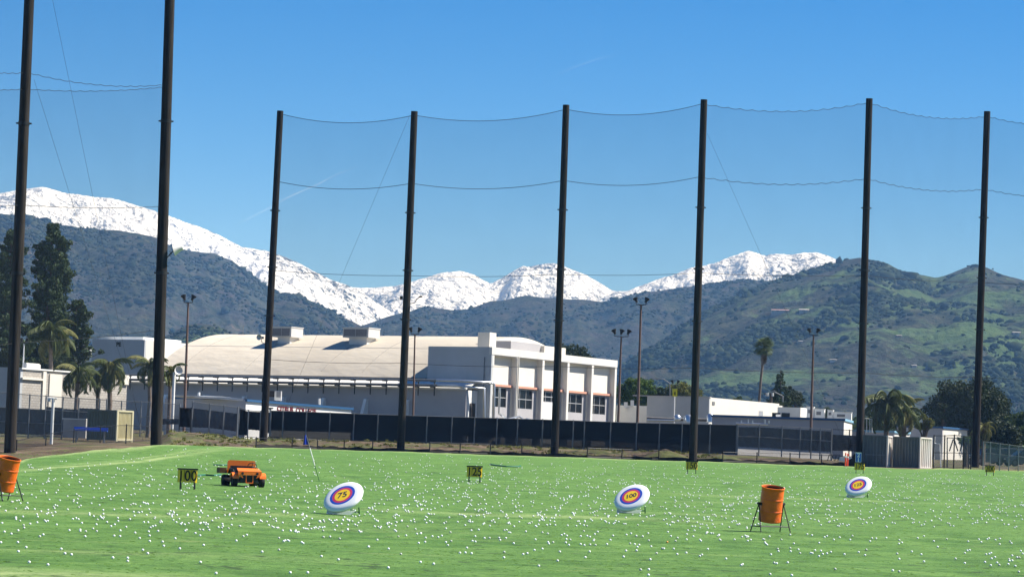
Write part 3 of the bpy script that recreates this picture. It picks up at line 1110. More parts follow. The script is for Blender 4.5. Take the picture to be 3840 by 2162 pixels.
NETV = {3: [425, 678, None, None], 4: [430, 686, 1032, 1360], 5: [408, 675, 1027, 1372], 6: [386, 660, 1022, 1378],
        7: [380, 665, 1032, 1396], 8: [432, 705, 1058, 1412], 9: [445, 720, 1066, 1425]}
NETV[3][2], NETV[3][3] = 1012, 1346
span_label = {
    (3, 4): 'dark netting before the gym roof, between the third and fourth poles',
    (4, 5): 'dark netting before the grey gym block, between the fourth and fifth poles',
    (5, 6): 'dark netting in the span left of the pole behind the 150 sign',
    (6, 7): 'dark netting before the fan palm, between the sixth and seventh poles',
    (7, 8): 'dark netting in the span above the grey storage containers',
    (8, 9): 'sliver of dark netting right of the last pole, at the right edge'}
for (a, b2), lab in span_label.items():
    rows_a = [on_pole(a, v) for v in NETV[a]]
    rows_b = [on_pole(b2, v) for v in NETV[b2]]
    t = thing('net_span', lab, 'net', PB[a], 0, 'netting spans along the back of the range')
    sags = [0.62, 0.5, 0.12, 0.12]
    scal = 0.09 if a >= 6 else 0.0
    lines = [sag_line(p, q, s_, 112 if scal else 28, scal if k < 2 else 0) for k, (p, q, s_) in enumerate(zip(rows_a, rows_b, sags))]
    base_a, base_b = PB[a] + Vector((0, 0, .15)), PB[b2] + Vector((0, 0, .15))
    lines.append(sag_line(base_a, base_b, 0, len(lines[0]) - 1))
    off = Vector((0, 0.25, 0))
    for k in range(4):
        mb = MB()
        la, lb = lines[k], lines[k + 1]
        n = min(len(la), len(lb)) - 1
        ia = np.linspace(0, len(la) - 1, n + 1).round().astype(int)
        for j in range(n):
            mb.quad(la[j] + off, la[j + 1] + off, lb[j + 1] + off, lb[j] + off)
        obj('netting', mb, m_net, t, world=True)
    for k in range(4):
        obj('rope', MB().tube([p + off for p in lines[k]],   .02 if k < 2 else .016, 5), m_rope, t, world=True)

# left net between the two near poles, and the one running off the frame
lrows = {0: [(-340, -60), (-340, 190), (-340, 300), (-330, 760), (-300, 1300)],
         1: [(0, 0), (0, 268), (0, 330), (0, 765), (0, 1284)],
         2: [(0, 0), (0, 312), (0, 320), (0, 770), (0, 1233)]}
def lp(i, k):
    if i == 0:
        u_, v_ = lrows[0][k]
        return at(u_, v_, 136)
    v_ = lrows[i][k][1]
    if k == 0:
        return PT[i]
    return on_pole(i, v_)
for (a, b2, lab) in ((1, 2, 'pale see-through netting between the two tallest poles at the left'),
                     (0, 1, 'narrow strip of netting left of the leftmost pole')):
    t = thing('net_span', lab, 'net', PB[a], 0, 'netting spans at the left side of the range')
    off = Vector((0.05, 0.3, 0))
    L = [sag_line(lp(a, k), lp(b2, k), s_, 56, sc) for k, s_, sc in ((0, .5, 0), (1, .35, .05), (2, .18, .04), (3, .12, .03), (4, .1, 0))]
    L.append(sag_line(PB[a] + Vector((0, 0, .2)), PB[b2] + Vector((0, 0, .2)), 0, 56))
    for k in (0, 2, 3, 4):
        mb = MB()
        lo = L[2] if k == 0 else L[k + 1]
        for j in range(56):
            mb.quad(L[k][j] + off, L[k][j + 1] + off, lo[j + 1] + off, lo[j] + off)
        obj('netting', mb, m_net_left if k == 0 else m_net_low, t, world=True)
    for k in (1, 2, 3, 4):
        obj('rope', MB().tube([p + off for p in L[k]], .015, 5), m_rope, t, world=True)

# guy wires
for (u1, v1, D1, u2, v2, D2, lab) in (
        (1537, 432, 203, 1085, 1500, 236, 'thin guy wire slanting down left from the top of the fourth net pole'),
        (2652, 500, 204, 3060, 1420, 232, 'thin guy wire slanting down right from high on the sixth net pole'),
        (195, -10, 165, 470, 1330, 196, 'longer thin guy wire crossing the sky between the two left poles'),
        (128, 300, 152, 440, 1300, 190, 'shorter thin guy wire leaving the leftmost pole below the ropes')):
    a, b2 = at(u1, v1, D1), at(u2, v2, D2)
    g_ = b2 + (b2 - a) * 0.5
    if g_.z < SLOPE * g_.y:
        q = (b2.z - SLOPE * b2.y) / max(1e-6, (b2.z - SLOPE * b2.y) - (g_.z - SLOPE * g_.y))
        g_ = b2.lerp(g_, q)
    o = obj('guy_wire', MB().tube([a, b2, g_], .008, 5), m_wire, None, world=True, loc=g_)
    tag(o, lab, 'wire', 'guy wires of the net poles')

# floodlight bracket on pole 2, horn on pole 3, lamp on pole 4, horn on white pole
p2 = on_pole(2, 965)
t = thing('floodlight', 'large pale floodlight on a bent arm, fixed to the second net pole', 'floodlight', p2)
e_ = at(695, 932, p2.y)
obj('arm', MB().tube([p2 + Vector((.3, -.1, 0)), at(640, 950, p2.y), at(652, 938, p2.y), at(662, 934, p2.y)], .035, 6), m_black, t, world=True)
h = MB()
M_ = frame((0, 1, 0), (0.25, 0, 1), at(672, 930, p2.y))
h.lathe([(.12, -.18), (.16, 0), (.24, .2), (.32, .34), (.30, .36)], 14, frame((0, 1, 0), (0.3, 0, -1), at(674, 932, p2.y)) , True, True)
obj('lamp_housing', h, m_ac, t, world=True, smooth=40)
p3 = on_pole(3, 1270)
def horn(p, label, r, par_v, aim=(-.35, -.9, .0)):
    t = thing('horn_speaker', label, 'loudspeaker', p)
    z = Vector(aim).normalized()
    M_ = frame(z.cross(Vector((0, 0, 1))).normalized(), Vector((0, 0, 1)), p)
    q = z.to_track_quat('Z', 'Y').to_matrix().to_4x4()
    q.translation = p
    obj('horn', MB().lathe([(.05, -.35), (.07, -.2), (r * .55, -.05), (r * .9, .06), (r, .12), (r * .95, .12), (r * .5, -.02), (.04, -.1)], 20, q, True, True), m_ac, t, world=True, smooth=40)
    obj('driver', MB().lathe([(.09, -.55), (.09, -.33)], 12, q, True, True), m_galv, t, world=True, smooth=40)
    obj('bracket', MB().tube([p - z * .3, p - z * .3 + Vector((.0, 0, -.3)), par_v], .025, 6), m_galv, t, world=True)
horn(at(974, 1264, p3.y - .3), 'round green-grey horn loudspeaker on the third net pole, above the gym roof', .21, on_pole(3, 1300))
p4 = on_pole(4, 1120)
t = thing('floodlight', 'small lamp on a curved arm, fixed to the fourth net pole', 'floodlight', p4)
obj('arm', MB().tube([p4 + Vector((.2, 0, -.35)), at(1556, 1134, p4.y), at(1562, 1122, p4.y), at(1572, 1113, p4.y)], .03, 6), m_black, t, world=True)
obj('lamp_housing', MB().obox(at(1577, 1112, p4.y), (1, 0, .2), (0, 1, 0), (-.2, 0, 1), .12, .1, .05), m_black, t, world=True)
obj('bracket', MB().obox(at(1505, 1116, p4.y), (1, 0, 0), (0, 1, 0), (0, 0, 1), .1, .1, .12), m_black, t, world=True)

# ------------------------------------------------------------------ fences
def vnear(p, q):
    return p.lerp(q, .5)

def fence(name, label, posts, D, group=None, r=.045, matp=m_galv, mesh=m_link, screen=None, sv=None, rails=(0.0, 1.0), cat='fence', postskip=(), sink=.25):
    """posts: (u, v_top, v_base); every post, rail, mesh panel and screen cloth is a part of its own"""
    Ds = D if hasattr(D, '__len__') else [D] * len(posts)
    B = [at(u, vb, d_) for (u, vt, vb), d_ in zip(posts, Ds)]
    Tp = []
    for (u, vt, vb), d_, bb in zip(posts, Ds, B):
        z_ = at(u, vt, d_).z
        Tp.append(Vector((bb.x, bb.y, z_)))
    t = thing(name, label, cat, B[0], 0, group)
    for k, (b_, tp) in enumerate(zip(B, Tp)):
        if k in postskip:
            continue
        obj('post', MB().tube([b_ - Vector((0, 0, sink)), tp + Vector((0, 0, .05))], r, 8), matp, t, world=True)
    for k in range(len(B) - 1):
        for q in rails:
            obj('rail', MB().tube([B[k].lerp(Tp[k], q), B[k + 1].lerp(Tp[k + 1], q)], r * .5, 6), matp, t, world=True)
        off = Vector((0, .06, 0))
        if mesh:
            obj('mesh_panel', MB().quad(B[k] + off, B[k + 1] + off, Tp[k + 1] + off, Tp[k] + off), mesh, t, world=True)
        if screen and (sv is None or sv[k]):
            q0, q1 = sv[k] if sv else (.25, .98)
            mb = MB()
            n = 10
            back = Vector((0, .09, 0))
            rows = 4
            for i in range(n):
                for j in range(rows):
                    def P(ii, jj):
                        a = B[k].lerp(B[k + 1], .01 + .98 * ii / n)
                        c_ = Tp[k].lerp(Tp[k + 1], .01 + .98 * ii / n)
                        qq = q0 + (q1 - q0) * jj / rows
                        if jj == 0:
                            qq += .006 * math.sin(ii * 2.3 + k * 1.7)
                        if jj == rows:
                            qq -= .008 * abs(math.sin(ii * 1.57))
                        pp = a.lerp(c_, qq)
                        return pp + back + Vector((0, .03 * math.sin(ii * 1.1 + k + jj), 0))
                    mb.quad(P(i, j), P(i + 1, j), P(i + 1, j + 1), P(i, j + 1))
            obj('windscreen', mb, screen, t, world=True, smooth=60)
    return t

def lin(u, tab):
    return float(np.interp(u, [q[0] for q in tab], [q[1] for q in tab]))
FT = [(1000, 1538), (1410, 1553), (1740, 1563), (2100, 1574), (2383, 1584), (2760, 1592)]
FB = [(1000, 1642), (1410, 1653), (1800, 1665), (2383, 1689), (2760, 1702)]
pu = [1012, 1058, 1146, 1234, 1324, 1414, 1508, 1598, 1692, 1777, 1861, 1938, 2032, 2147, 2189, 2287, 2385, 2470, 2555, 2660, 2760]
fence('screened_fence', 'long chain-link fence with solid black windscreen running past the gym', [(u, lin(u, FT), lin(u, FB)) for u in pu], FD,
      screen=m_screen, sv=[(.29, .985)] * (len(pu) - 1), matp=m_galv, mesh=sheer('dark_weave', (.022, .024, .028), .96), r=.05)
pu = [2764, 2845, 2930, 2998, 3040, 3074, 3116]
fence('screened_fence', 'chain-link fence with faded grey windscreen above a pale block wall, right of the black-screened one',
      [(u, lin(u, [(2760, 1592), (2845, 1593), (3116, 1609)]), lin(u, [(2760, 1703), (2845, 1708), (3116, 1724)])) for u in pu], FD, screen=m_screen_grey,
      sv=[(.27, .94)] * 6, mesh=m_link, rails=(0, .62, 1.0), r=.05)
fence('screened_fence', 'dark-posted fence corner with black cloth, just left of the seventh net pole',
      [(3118, 1608, 1714), (3183, 1611, 1716), (3238, 1616, 1722)], FD + 1, screen=m_screen, sv=[(.25, .82)] * 2, matp=m_black, rails=(0, .5, 1.0))
fence('screened_fence', 'fence with grey screens descending left to right, left of the third net pole',
      [(718, 1504, 1616), (783, 1514, 1618), (836, 1520, 1624), (888, 1526, 1632)], [226, 226, 226, 226], screen=m_screen_grey, sv=[(.14, .78)] * 3, mesh=m_link, r=.06)
fence('screened_fence', 'narrow gate of dark cloth panels between grey-screened fence and third net pole',
      [(893, 1526, 1634), (928, 1537, 1637), (974, 1540, 1641), (1010, 1540, 1644)], FD + 2, screen=m_screen, sv=[(.05, .95), (.28, .97), (.2, .96)], mesh=m_link_dark, r=.05, cat='gate')
fence('dark_board_fence', 'short black boarded fence piece beside the rusty lamp post at the left', [(672, 1528, 1606), (714, 1529, 1610)], 225, screen=m_screen, sv=[(.1, .99)], matp=m_black, mesh=None)
o = obj('concrete_apron', MB().prism([at(2764, 1706, FD + .6), at(3122, 1727, FD + .6), at(3122, 1700, FD + 7), at(2764, 1681, FD + 7)], (0, 0, -.6)), m_apron, None, world=True, loc=at(2762, 1705, FD + 1))
tag(o, 'pale concrete apron showing under the faded grey windscreen', 'concrete apron')

# low black pipe barrier at the foot of the nets
LT = [(960, 1640), (1290, 1650), (1600, 1656), (2000, 1668), (2300, 1682), (2620, 1690), (2800, 1696), (3000, 1700), (3230, 1712)]
pu = [960, 1095, 1190, 1290, 1397, 1611, 1725, 1838, 1956, 2202, 2332, 2470, 2710, 2838, 2962, 3080, 3225]
bp = []
Ds_ = []
for u in pu:
    ev = np.interp(u, eu, [q[1] for q in EDGE])
    hp = hit(u, ev)
    bp.append((u, lin(u, LT), ev - 4))
    Ds_.append(hp.y + 1.6)
t = fence('pipe_barrier', 'low black pipe barrier with short posts along the far edge of the grass', bp, Ds_, r=.04, matp=m_black, mesh=None, rails=(0.02, 0.98), cat='barrier')
mb_b = [Vector(at(u, vb, d_)) for (u, vt, vb), d_ in zip(bp, Ds_)]
for k in range(len(mb_b) - 1):
    a, b2 = mb_b[k], mb_b[k + 1]
    n_ = 8
    q = MB()
    for j in range(n_):
        p0, p1 = a.lerp(b2, j / n_), a.lerp(b2, (j + 1) / n_)
        h0, h1 = .16 + .05 * math.sin(j * 1.3 + k), .16 + .05 * math.sin((j + 1) * 1.3 + k)
        q.prism([p0 - Vector((0, 0, .15)), p1 - Vector((0, 0, .15)), p1 + Vector((0, 0, h1)), p0 + Vector((0, 0, h0))], (0, .12, 0))
    obj('base_strip', q, m_screen, t, world=True)  # low black strip of uneven height along the barrier's foot

# right-hand fences
fence('chain_link_fence', 'galvanised chain-link fence before parked cars at the right edge',
      [(3686, 1655, 1748), (3712, 1657, 1750), (3748, 1662, 1752), (3782, 1666, 1754), (3818, 1671, 1757), (3860, 1676, 1760), (3905, 1680, 1764)], 214, mesh=m_link, r=.035, rails=(0, .55, 1.0))
fence('chain_link_gate', 'tall black-posted chain-link gate between the white container and the last pole',
      [(3500, 1632, 1750), (3540, 1632, 1752), (3576, 1630, 1753), (3612, 1634, 1752), (3640, 1636, 1752)], 216, mesh=m_link, matp=m_black, rails=(0, .46, 1.0), cat='gate', r=.05)
t = thing('gate_braces', 'crossed dark struts of a steel rack behind the right gate', 'rack', under(3560, 1750, 222))
for (u1, v1, u2, v2) in ((3560, 1690, 3575, 1645), (3578, 1645, 3592, 1690), (3600, 1690, 3612, 1645), (3612, 1650, 3628, 1690)):
    obj('strut', MB().tube([at(u1, v1, 222), at(u2, v2, 222)], .05, 6), m_black, t, world=True)
obj('frame', MB().tube([at(3552, 1752, 222), at(3552, 1640, 222), at(3632, 1644, 222), at(3632, 1755, 222)], .05, 6), m_black, t, world=True)
t = thing('referee_chair', 'white raised chair frame beside the white container', 'chair', under(3512, 1750, 224))
obj('frame', MB().tube([at(3505, 1636, 224), at(3503, 1660, 224), at(3524, 1664, 224), at(3523, 1690, 224)], .05, 6), m_white, t, world=True)
obj('leg', MB().tube([at(3505, 1662, 224), at(3500, 1755, 224)], .04, 6), m_white, t, world=True)
obj('leg', MB().tube([at(3524, 1664, 224), at(3528, 1755, 224)], .04, 6), m_white, t, world=True)
obj('seat', MB().obox(at(3514, 1662, 224), (1, 0, 0), (0, 1, 0), (0, 0, 1), .22, .22, .03), m_white, t, world=True)

# left-hand fences
fence('chain_link_fence', 'tall chain-link fence with dark cloth in front of the block building at the left',
      [(-120, 1463, 1628), (-20, 1469, 1632), (40, 1473, 1634), (105, 1479, 1636), (166, 1483, 1637), (230, 1488, 1638), (290, 1492, 1640), (368, 1496, 1641), (395, 1497, 1642)],
      [205] * 9, mesh=m_link, screen=m_screen_grey, sv=[(.05, .66), (.05, .66), (.05, .66), (.05, .66), (.05, .74), (.05, .72), (.30, .76), (.30, .72)], rails=(0, .33, .66, 1.0), r=.05)
fence('chain_link_fence', 'chain-link fence behind the cream container, left of the second net pole',
      [(395, 1497, 1620), (451, 1503, 1622), (525, 1505, 1624), (558, 1507, 1612), (600, 1510, 1610), (672, 1515, 1608)],
      [228] * 6, mesh=m_link, screen=m_screen_grey, sv=[None, None, None, None, (.2, .42), (.2, .42)], rails=(0, .5, 1.0), r=.05)
fence('low_fence', 'low black chain-link fence following the bare earth at the left',
      [(60, 1650, 1718), (170, 1625, 1694), (275, 1609, 1674), (375, 1595, 1661), (472, 1592, 1653), (566, 1596, 1650)],
      [150, 156, 163, 168, 172, 176], mesh=sheer('thin_link', (.02, .02, .022), .16), matp=m_black, rails=(0.0, .98), r=.035, cat='fence')

# ------------------------------------------------------------------ gym with bays
GC = under(1845, 1302, 280)            # near corner of the block with the bays
GR = rad(60)
gz0 = GC.z
G = thing('gymnasium', 'cream barrel-roofed gym with a five-bay white wing and grey side wall', 'building', GC, GR)
GM = WM[G.name]
GI = GM.inverted()
def gl_plane(u, v, axis, val):
    """photo pixel to gym-local point on the local plane axis = val"""
    o_ = GI @ CAM
    d_ = GI.to_3x3() @ ray(u, v)
    t_ = (val - o_[axis]) / d_[axis]
    return o_ + d_ * t_
HB = gl_plane(1845, 1300, 1, 0).z
LB = 26.3
WB = 7.3
print('gym height', HB, 'bay end', gl_plane(2316, 1363, 1, 0))
# wing: walls
dep = .62
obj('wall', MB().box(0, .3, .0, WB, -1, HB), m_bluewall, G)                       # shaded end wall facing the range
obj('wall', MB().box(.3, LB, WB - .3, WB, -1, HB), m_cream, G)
obj('wall', MB().box(LB - .3, LB, dep, WB - .3, -1, HB), m_cream, G)
obj('wing_roof', MB().box(.3, LB - .3, dep, WB - .3, HB - .55, HB - .45), m_roof, G)
obj('parapet', MB().box(-.03, LB + .03, -.04, .28, HB - .72, HB + .0), m_trim, G)
nb = 5
bw = LB / nb
zo = gl_plane(1882, 1445, 1, dep).z
for k in range(nb + 1):
    x = k * bw
    x0, x1 = (x + .305, x + .55) if k == 0 else ((x - .3, x + .12) if k < nb else (x - .42, x))
    obj('pilaster', MB().box(x0, x1, 0, dep, -1, HB - .72), m_trim, G)
for k in range(nb):
    x0 = k * bw + (.55 if k == 0 else .12)
    x1 = (k + 1) * bw - (.3 if k < nb - 1 else .42)
    obj('bay_panel', MB().box(x0, x1, dep - .0, dep + .2, zo, HB - .72), m_cream, G)
    obj('sill', MB().box(x0 - .02, x1 + .02, dep - .25, dep, zo - .12, zo + .1), m_orange_trim, G, label='salmon coloured ledge under the bay panel')
    obj('soffit', MB().box(x0, x1, 0.02, dep, HB - .80, HB - .721), m_trim, G)
    lw = MB()
    wz0, wz1 = zo - 2.15, zo - .22
    wx0, wx1 = x0 + .35, x1 - .75
    if k == 2:
        wz0 = zo - 1.25
    lw.box(x0, wx0, dep, dep + .2, -1, zo)
    lw.box(wx1, x1, dep, dep + .2, -1, zo)
    lw.box(wx0, wx1, dep, dep + .2, -1, wz0)
    lw.box(wx0, wx1, dep, dep + .2, wz1, zo)
    obj('lower_wall', lw, m_graywall, G)
    W = obj('window', MB().box(wx0, wx1, dep + .10, dep + .13, wz0, wz1), m_glass, G)
    fr = MB()
    nc = 3
    for c_ in range(nc + 1):
        xx = wx0 + (wx1 - wx0) * c_ / nc
        fr.box(xx - .03, xx + .03, dep + .04, dep + .099, wz0, wz1)
    for c_ in range(3):
        zz = wz0 + (wz1 - wz0) * c_ / 2
        fr.box(wx0 + .031, wx1 - .031, dep + .045, dep + .095, zz - .04 + (.04 if c_ == 0 else 0), zz + .04 - (.04 if c_ == 2 else 0))
    obj('window_frame', fr, m_alu, W)
    if k == 2:
        obj('panel_door', MB().box(wx0 + .05, wx1 - .05, dep - .06, dep - .004, .3, wz0 - .08), m_white, G)
    obj('fin_base', MB().box(x1 - .06, x1 - .004, .05, dep - .25, -1, zo - .13), m_graywall, G)
obj('downpipe', MB().tube([(5 * .0 + bw - .1, -.12, HB - .7), (bw - .1, -.12, 0)], .07, 8), m_trim, G)
# pipes up the shaded end wall
obj('conduit', MB().tube([(-.1, .75, HB - 1), (-.1, .75, 4.6)], .05, 8), m_galv, G)
# chimney and rooftop boxes
q0 = gl_plane(1801, 1300, 0, 2.2)
obj('chimney', MB().box(2.2, 3.5, 1.6, 2.95, HB - .5, HB + 1.55), m_cream, G)
obj('roof_box', MB().box(7.5, 13.6, 2.2, 6.0, HB - .45, HB + 1.0), m_graywall, G)
obj('roof_box', MB().box(13.7, 18.2, 1.8, 5.2, HB - .45, HB + .85), m_cream, G)
obj('roof_vent', MB().lathe([(.5, 0), (.5, .3), (.3, .5), (.0, .55)], 12, Matrix.Translation((16, 1.5, HB - .45))), m_graywall, G)

# side aisle: grey wall facing the range, with sloping cream roof
AX = -2.2
AY0, AY1 = 1.43, 46.5
ZA = 5.15
ZE = gl_plane(1500, 1420, 0, 0).z
print('eave', ZE, gl_plane(700, 1407, 0, 0), 'aisle left', gl_plane(480, 1440, 0, AX))
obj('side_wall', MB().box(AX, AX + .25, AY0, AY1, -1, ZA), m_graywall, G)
obj('end_wall', MB().box(AX + .25, -.02, AY0, AY0 + .25, -1, ZA - .02), m_white, G, label='white end wall with a dark doorway')
obj('door', MB().box(AX + .75, -.45, AY0 - .05, AY0 - .004, .2, 3.9), m_door, G)
obj('aisle_roof', MB().prism([(AX - .25, AY0 - .1, ZA), (0, AY0 - .1, ZE - .1), (0, AY0 - .1, ZE - .0), (AX - .25, AY0 - .1, ZA + .16)], (0, AY1 - AY0 + .2, 0)), m_trim, G)
# barrel roof
VW = 14.4
VR = gl_plane(1150, 1253, 0, VW - 2).z - ZE
prof = []
npr = 28
Rc = (VW * VW + VR * VR) / (2 * VR)
a0_ = math.asin(VW / Rc)
for k in range(npr + 1):
    th = -a0_ + 2 * a0_ * k / npr
    prof.append((VW + Rc * math.sin(th), ZE + Rc * math.cos(th) - (Rc - VR)))
def vault_z(x):
    return float(np.interp(x, [p[0] for p in prof], [p[1] for p in prof]))
mb = MB()
ny = 40
ys = [5.0 + (41.5 - 5.0) * j / ny for j in range(ny + 1)]
idx0 = len(mb.v)
for y in ys:
    for (x, z) in prof:
        mb.v.append((x + .02, y, z))
for j in range(ny):
    for k in range(npr):
        a = j * (npr + 1) + k
        mb.f.append((a, a + 1, a + npr + 2, a + npr + 1))
obj('barrel_roof', mb, m_roof, G, smooth=80)
for y in (5.0, 41.5):
    obj('gable_wall', MB().poly([(x + .02, y + (.01 if y < 6 else -.01), z - .01) for (x, z) in prof]), m_cream, G)
obj('eave_beam', MB().box(-.25, -.01, 7.4, 41.5, ZE - .12, ZE + .14), m_pipe_old, G)
# roof seams
for yy in (15.5, 20.5, 30.0, 38.2):
    obj('roof_seam', MB().tube([(x, yy, z + .01) for (x, z) in prof[1:14]], .018, 5), m_pipe_old, G)
obj('roof_seam', MB().tube([(prof[6][0], 7.6, prof[6][1] + .01), (prof[6][0], 41.5, prof[6][1] + .01)], .015, 5), m_trim, G)
obj('wall', MB().box(.0, .3, WB, 41.5, -1, ZE), m_trim, G)
obj('wall', MB().box(28.5, 28.8, 7.5, 41.5, -1, ZE), m_trim, G)
obj('wall', MB().box(.3, 28.5, 41.2, 41.49, -1, ZE), m_trim, G)
# buttress fins
for uu in (632, 780, 925, 1073, 1223, 1382, 1535):
    p = gl_plane(uu, 1500, 0, AX)
    y = p.y
    obj('buttress', MB().prism([(AX - .0, y, -1), (AX - 1.6, y, -1), (AX - 1.6, y, .9), (AX - .35, y, 4.05), (AX - .002, y, 4.05)], (0, .35, 0)), m_white, G)
# pipe rack along the aisle eave
rk = thing('pipe_rack', 'rack of horizontal pipes on dark hangers along the gym side', 'pipes', GM @ Vector((AX - .6, 2, 0)), GR)
RM = WM[rk.name].inverted() @ GM
def rp(x, y, z):
    return RM @ Vector((x, y, z))
for (dx, zz, r_) in ((-.75, ZA + .85, .11), (-.55, ZA + .35, .13), (-1.05, ZA + .33, .09)):
    obj('pipe', MB().tube([rp(AX + dx, 4.4, zz), rp(AX + dx, 24, zz), rp(AX + dx, 45.5, zz)], r_, 10), m_pipe_old if r_ != .11 else m_galv, rk, smooth=50)
y = 4.8
while y < 45:
    h_ = MB()
    h_.tube([rp(AX - .45, y, ZA - .65), rp(AX - .45, y, ZA + .95)], .055, 6)
    h_.tube([rp(AX - 1.2, y, ZA + .72), rp(AX - .3, y, ZA + .72)], .05, 6)
    h_.tube([rp(AX - 1.25, y, ZA + .18), rp(AX - .3, y, ZA + .18)], .05, 6)
    obj('hanger', h_, m_black, rk)
    y += 1.86
# bright lagged pipes turning down at the corner
cp = thing('lagged_pipes', 'shiny silver lagged pipes bending down at the white wing corner', 'pipes', GM @ Vector((-.5, 0, 0)), GR)
CM = WM[cp.name].inverted() @ GM
def cpp(x, y, z):
    return CM @ Vector((x, y, z))
obj('pipe', MB().tube([cpp(AX - .75, 4.4, ZA + .85), cpp(AX - .75, 2.0, ZA + .85), cpp(-.3, -.25, ZA + .80), cpp(.05, -.35, ZA + .70), cpp(.1, -.4, 2.35), cpp(.5, -.6, 2.15), cpp(3.5, -.7, 2.0)], .14, 10), m_pipe, cp, smooth=50)
obj('pipe', MB().tube([cpp(AX - .55, 4.4, ZA + .35), cpp(AX - .55, 2.2, ZA + .35), cpp(-.9, .2, ZA + .2), cpp(-.85, .1, 2.2), cpp(0, -.9, 2.0), cpp(5, -1.0, 1.9), cpp(7, -1.0, 2.3), cpp(9.5, -1.0, 2.3), cpp(10, -1, 1.7)], .15, 10), m_pipe, cp, smooth=50)
obj('pipe', MB().tube([cpp(.9, -.5, ZA + .4), cpp(.9, -.5, 3.0), cpp(2.4, -.6, 2.5), cpp(4.8, -.6, 2.85), cpp(6, -.7, 2.4), cpp(8.5, -.7, 2.4)], .09, 10), m_pipe, cp, smooth=50)
for (xx, zz) in ((1.5, 2.3), (4.2, 2.4), (5.8, 2.5), (7.4, 2.3)):
    obj('valve', MB().lathe([(.0, -.25), (.28, -.2), (.32, 0), (.28, .2), (0, .25)], 12, Matrix.Translation(cpp(xx, -.9, zz))), m_pipe, cp, smooth=60)
obj('tank', MB().tube([cpp(12.8, -1.2, 2.0), cpp(13.1, -1.2, 2.0), cpp(23.5, -1.2, 1.9), cpp(23.8, -1.2, 1.9)], [.25, .36, .36, .25], 12), m_pipe, cp, smooth=50)
# air handling units on the barrel roof
def ac_unit(u0, u1, vt, vb, label):
    xx = 6.5
    kz = vault_z(xx)
    a, b2 = gl_plane(u0, vb, 0, xx), gl_plane(u1, vb, 0, xx)
    z0 = a.z
    z1 = gl_plane(u0, vt, 0, xx).z
    y1, y0 = a.y, b2.y
    yc = (y0 + y1) / 2
    t = thing('rooftop_unit', label, 'air handler', GM @ Vector((xx, yc, kz)), GR, 'air handlers on the gym roof')
    Hh = z1 - kz
    w = y1 - y0
    obj('housing', MB().box(0, 2.2, -w / 2 + .55, w / 2, z0 - kz + .0, Hh), m_ac, t)
    obj('pedestal', MB().box(.3, 2.0, -w / 2 + .9, w / 2 - .6, -1.3, z0 - kz - .002), m_trim, t)
    for s_ in (-1, 1):
        obj('grille', MB().box(-.03, -.003, (.275 + s_ * .02) if s_ > 0 else -w / 2 + .75, w / 2 - .12 if s_ > 0 else .235, z0 - kz + .12, Hh - .12), m_grille, t)
    obj('cap', MB().box(-.06, 2.26, -w / 2 + .49, w / 2 + .06, Hh + .002, Hh + .08), m_ac, t)
ac_unit(1018, 1108, 1226, 1262, 'boxy rooftop air handler beside the third net pole')
ac_unit(1285, 1398, 1229, 1264, 'boxy rooftop air handler left of the fourth net pole')
obj('lightning_rod', MB().tube([GM @ Vector((VW, 40, ZE + VR)), GM @ Vector((VW, 40, ZE + VR + 1))], .03, 5), m_galv, G, world=True)

# ------------------------------------------------------------------ boxy buildings
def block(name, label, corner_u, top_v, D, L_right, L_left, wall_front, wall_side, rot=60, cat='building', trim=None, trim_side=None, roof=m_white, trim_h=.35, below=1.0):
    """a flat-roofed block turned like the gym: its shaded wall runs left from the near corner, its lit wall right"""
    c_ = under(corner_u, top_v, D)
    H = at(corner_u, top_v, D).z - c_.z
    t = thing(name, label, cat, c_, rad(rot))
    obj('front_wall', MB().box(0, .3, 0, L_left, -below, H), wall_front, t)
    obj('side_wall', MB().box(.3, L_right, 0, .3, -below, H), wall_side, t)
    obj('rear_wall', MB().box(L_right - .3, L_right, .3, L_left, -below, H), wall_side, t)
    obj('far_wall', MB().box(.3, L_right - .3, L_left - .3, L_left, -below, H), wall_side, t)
    obj('roof', MB().box(.3, L_right - .3, .3, L_left - .3, H - .3, H - .15), roof, t)
    if trim:
        obj('fascia', MB().box(-.12, -.002, -.12, L_left + .1, H - trim_h, H + .06), trim, t)
        obj('fascia', MB().box(-.0, L_right, -.12, -.002, H - trim_h, H + .06), trim_side or trim, t)
    return t, H

def left_len(u0, v0, D, u1, rot):
    """length of a wall going left from the corner until photo column u1"""
    c_ = at(u0, v0, D)
    d_ = Vector((-math.sin(rad(rot)), math.cos(rad(rot)), 0))
    q = ray(u1, v0)
    k = q.x / q.y
    return (k * c_.y - c_.x) / (d_.x - k * d_.y)
def right_len(u0, v0, D, u1, rot):
    c_ = at(u0, v0, D)
    d_ = Vector((math.cos(rad(rot)), math.sin(rad(rot)), 0))
    q = ray(u1, v0)
    k = q.x / q.y
    return (k * c_.y - c_.x) / (d_.x - k * d_.y)

# PE building
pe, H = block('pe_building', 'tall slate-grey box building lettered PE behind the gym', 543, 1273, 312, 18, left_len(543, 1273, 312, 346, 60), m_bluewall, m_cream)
text('letters', 'PE', .62, m_ink, frame((0, -1, 0), (0, 0, 1), (-.02, left_len(543, 1273, 312, 446, 60), H - .55)), pe, bold=.03, extrude=.02)
obj('roof_curb', MB().box(3, 10, 2.5, 8.5, H, H + .45), m_white, pe)
obj('wall_fixture', MB().box(-.12, -.01, 8.2, 8.5, H - .75, H - .45), m_ac, pe)
# low annex left of PE
block('annex_building', 'low grey annex with white coping between the big palm and the PE building', 346, 1339, 318, 10, left_len(346, 1339, 318, 255, 60), m_graywall, m_cream, trim=m_white, trim_h=.5)
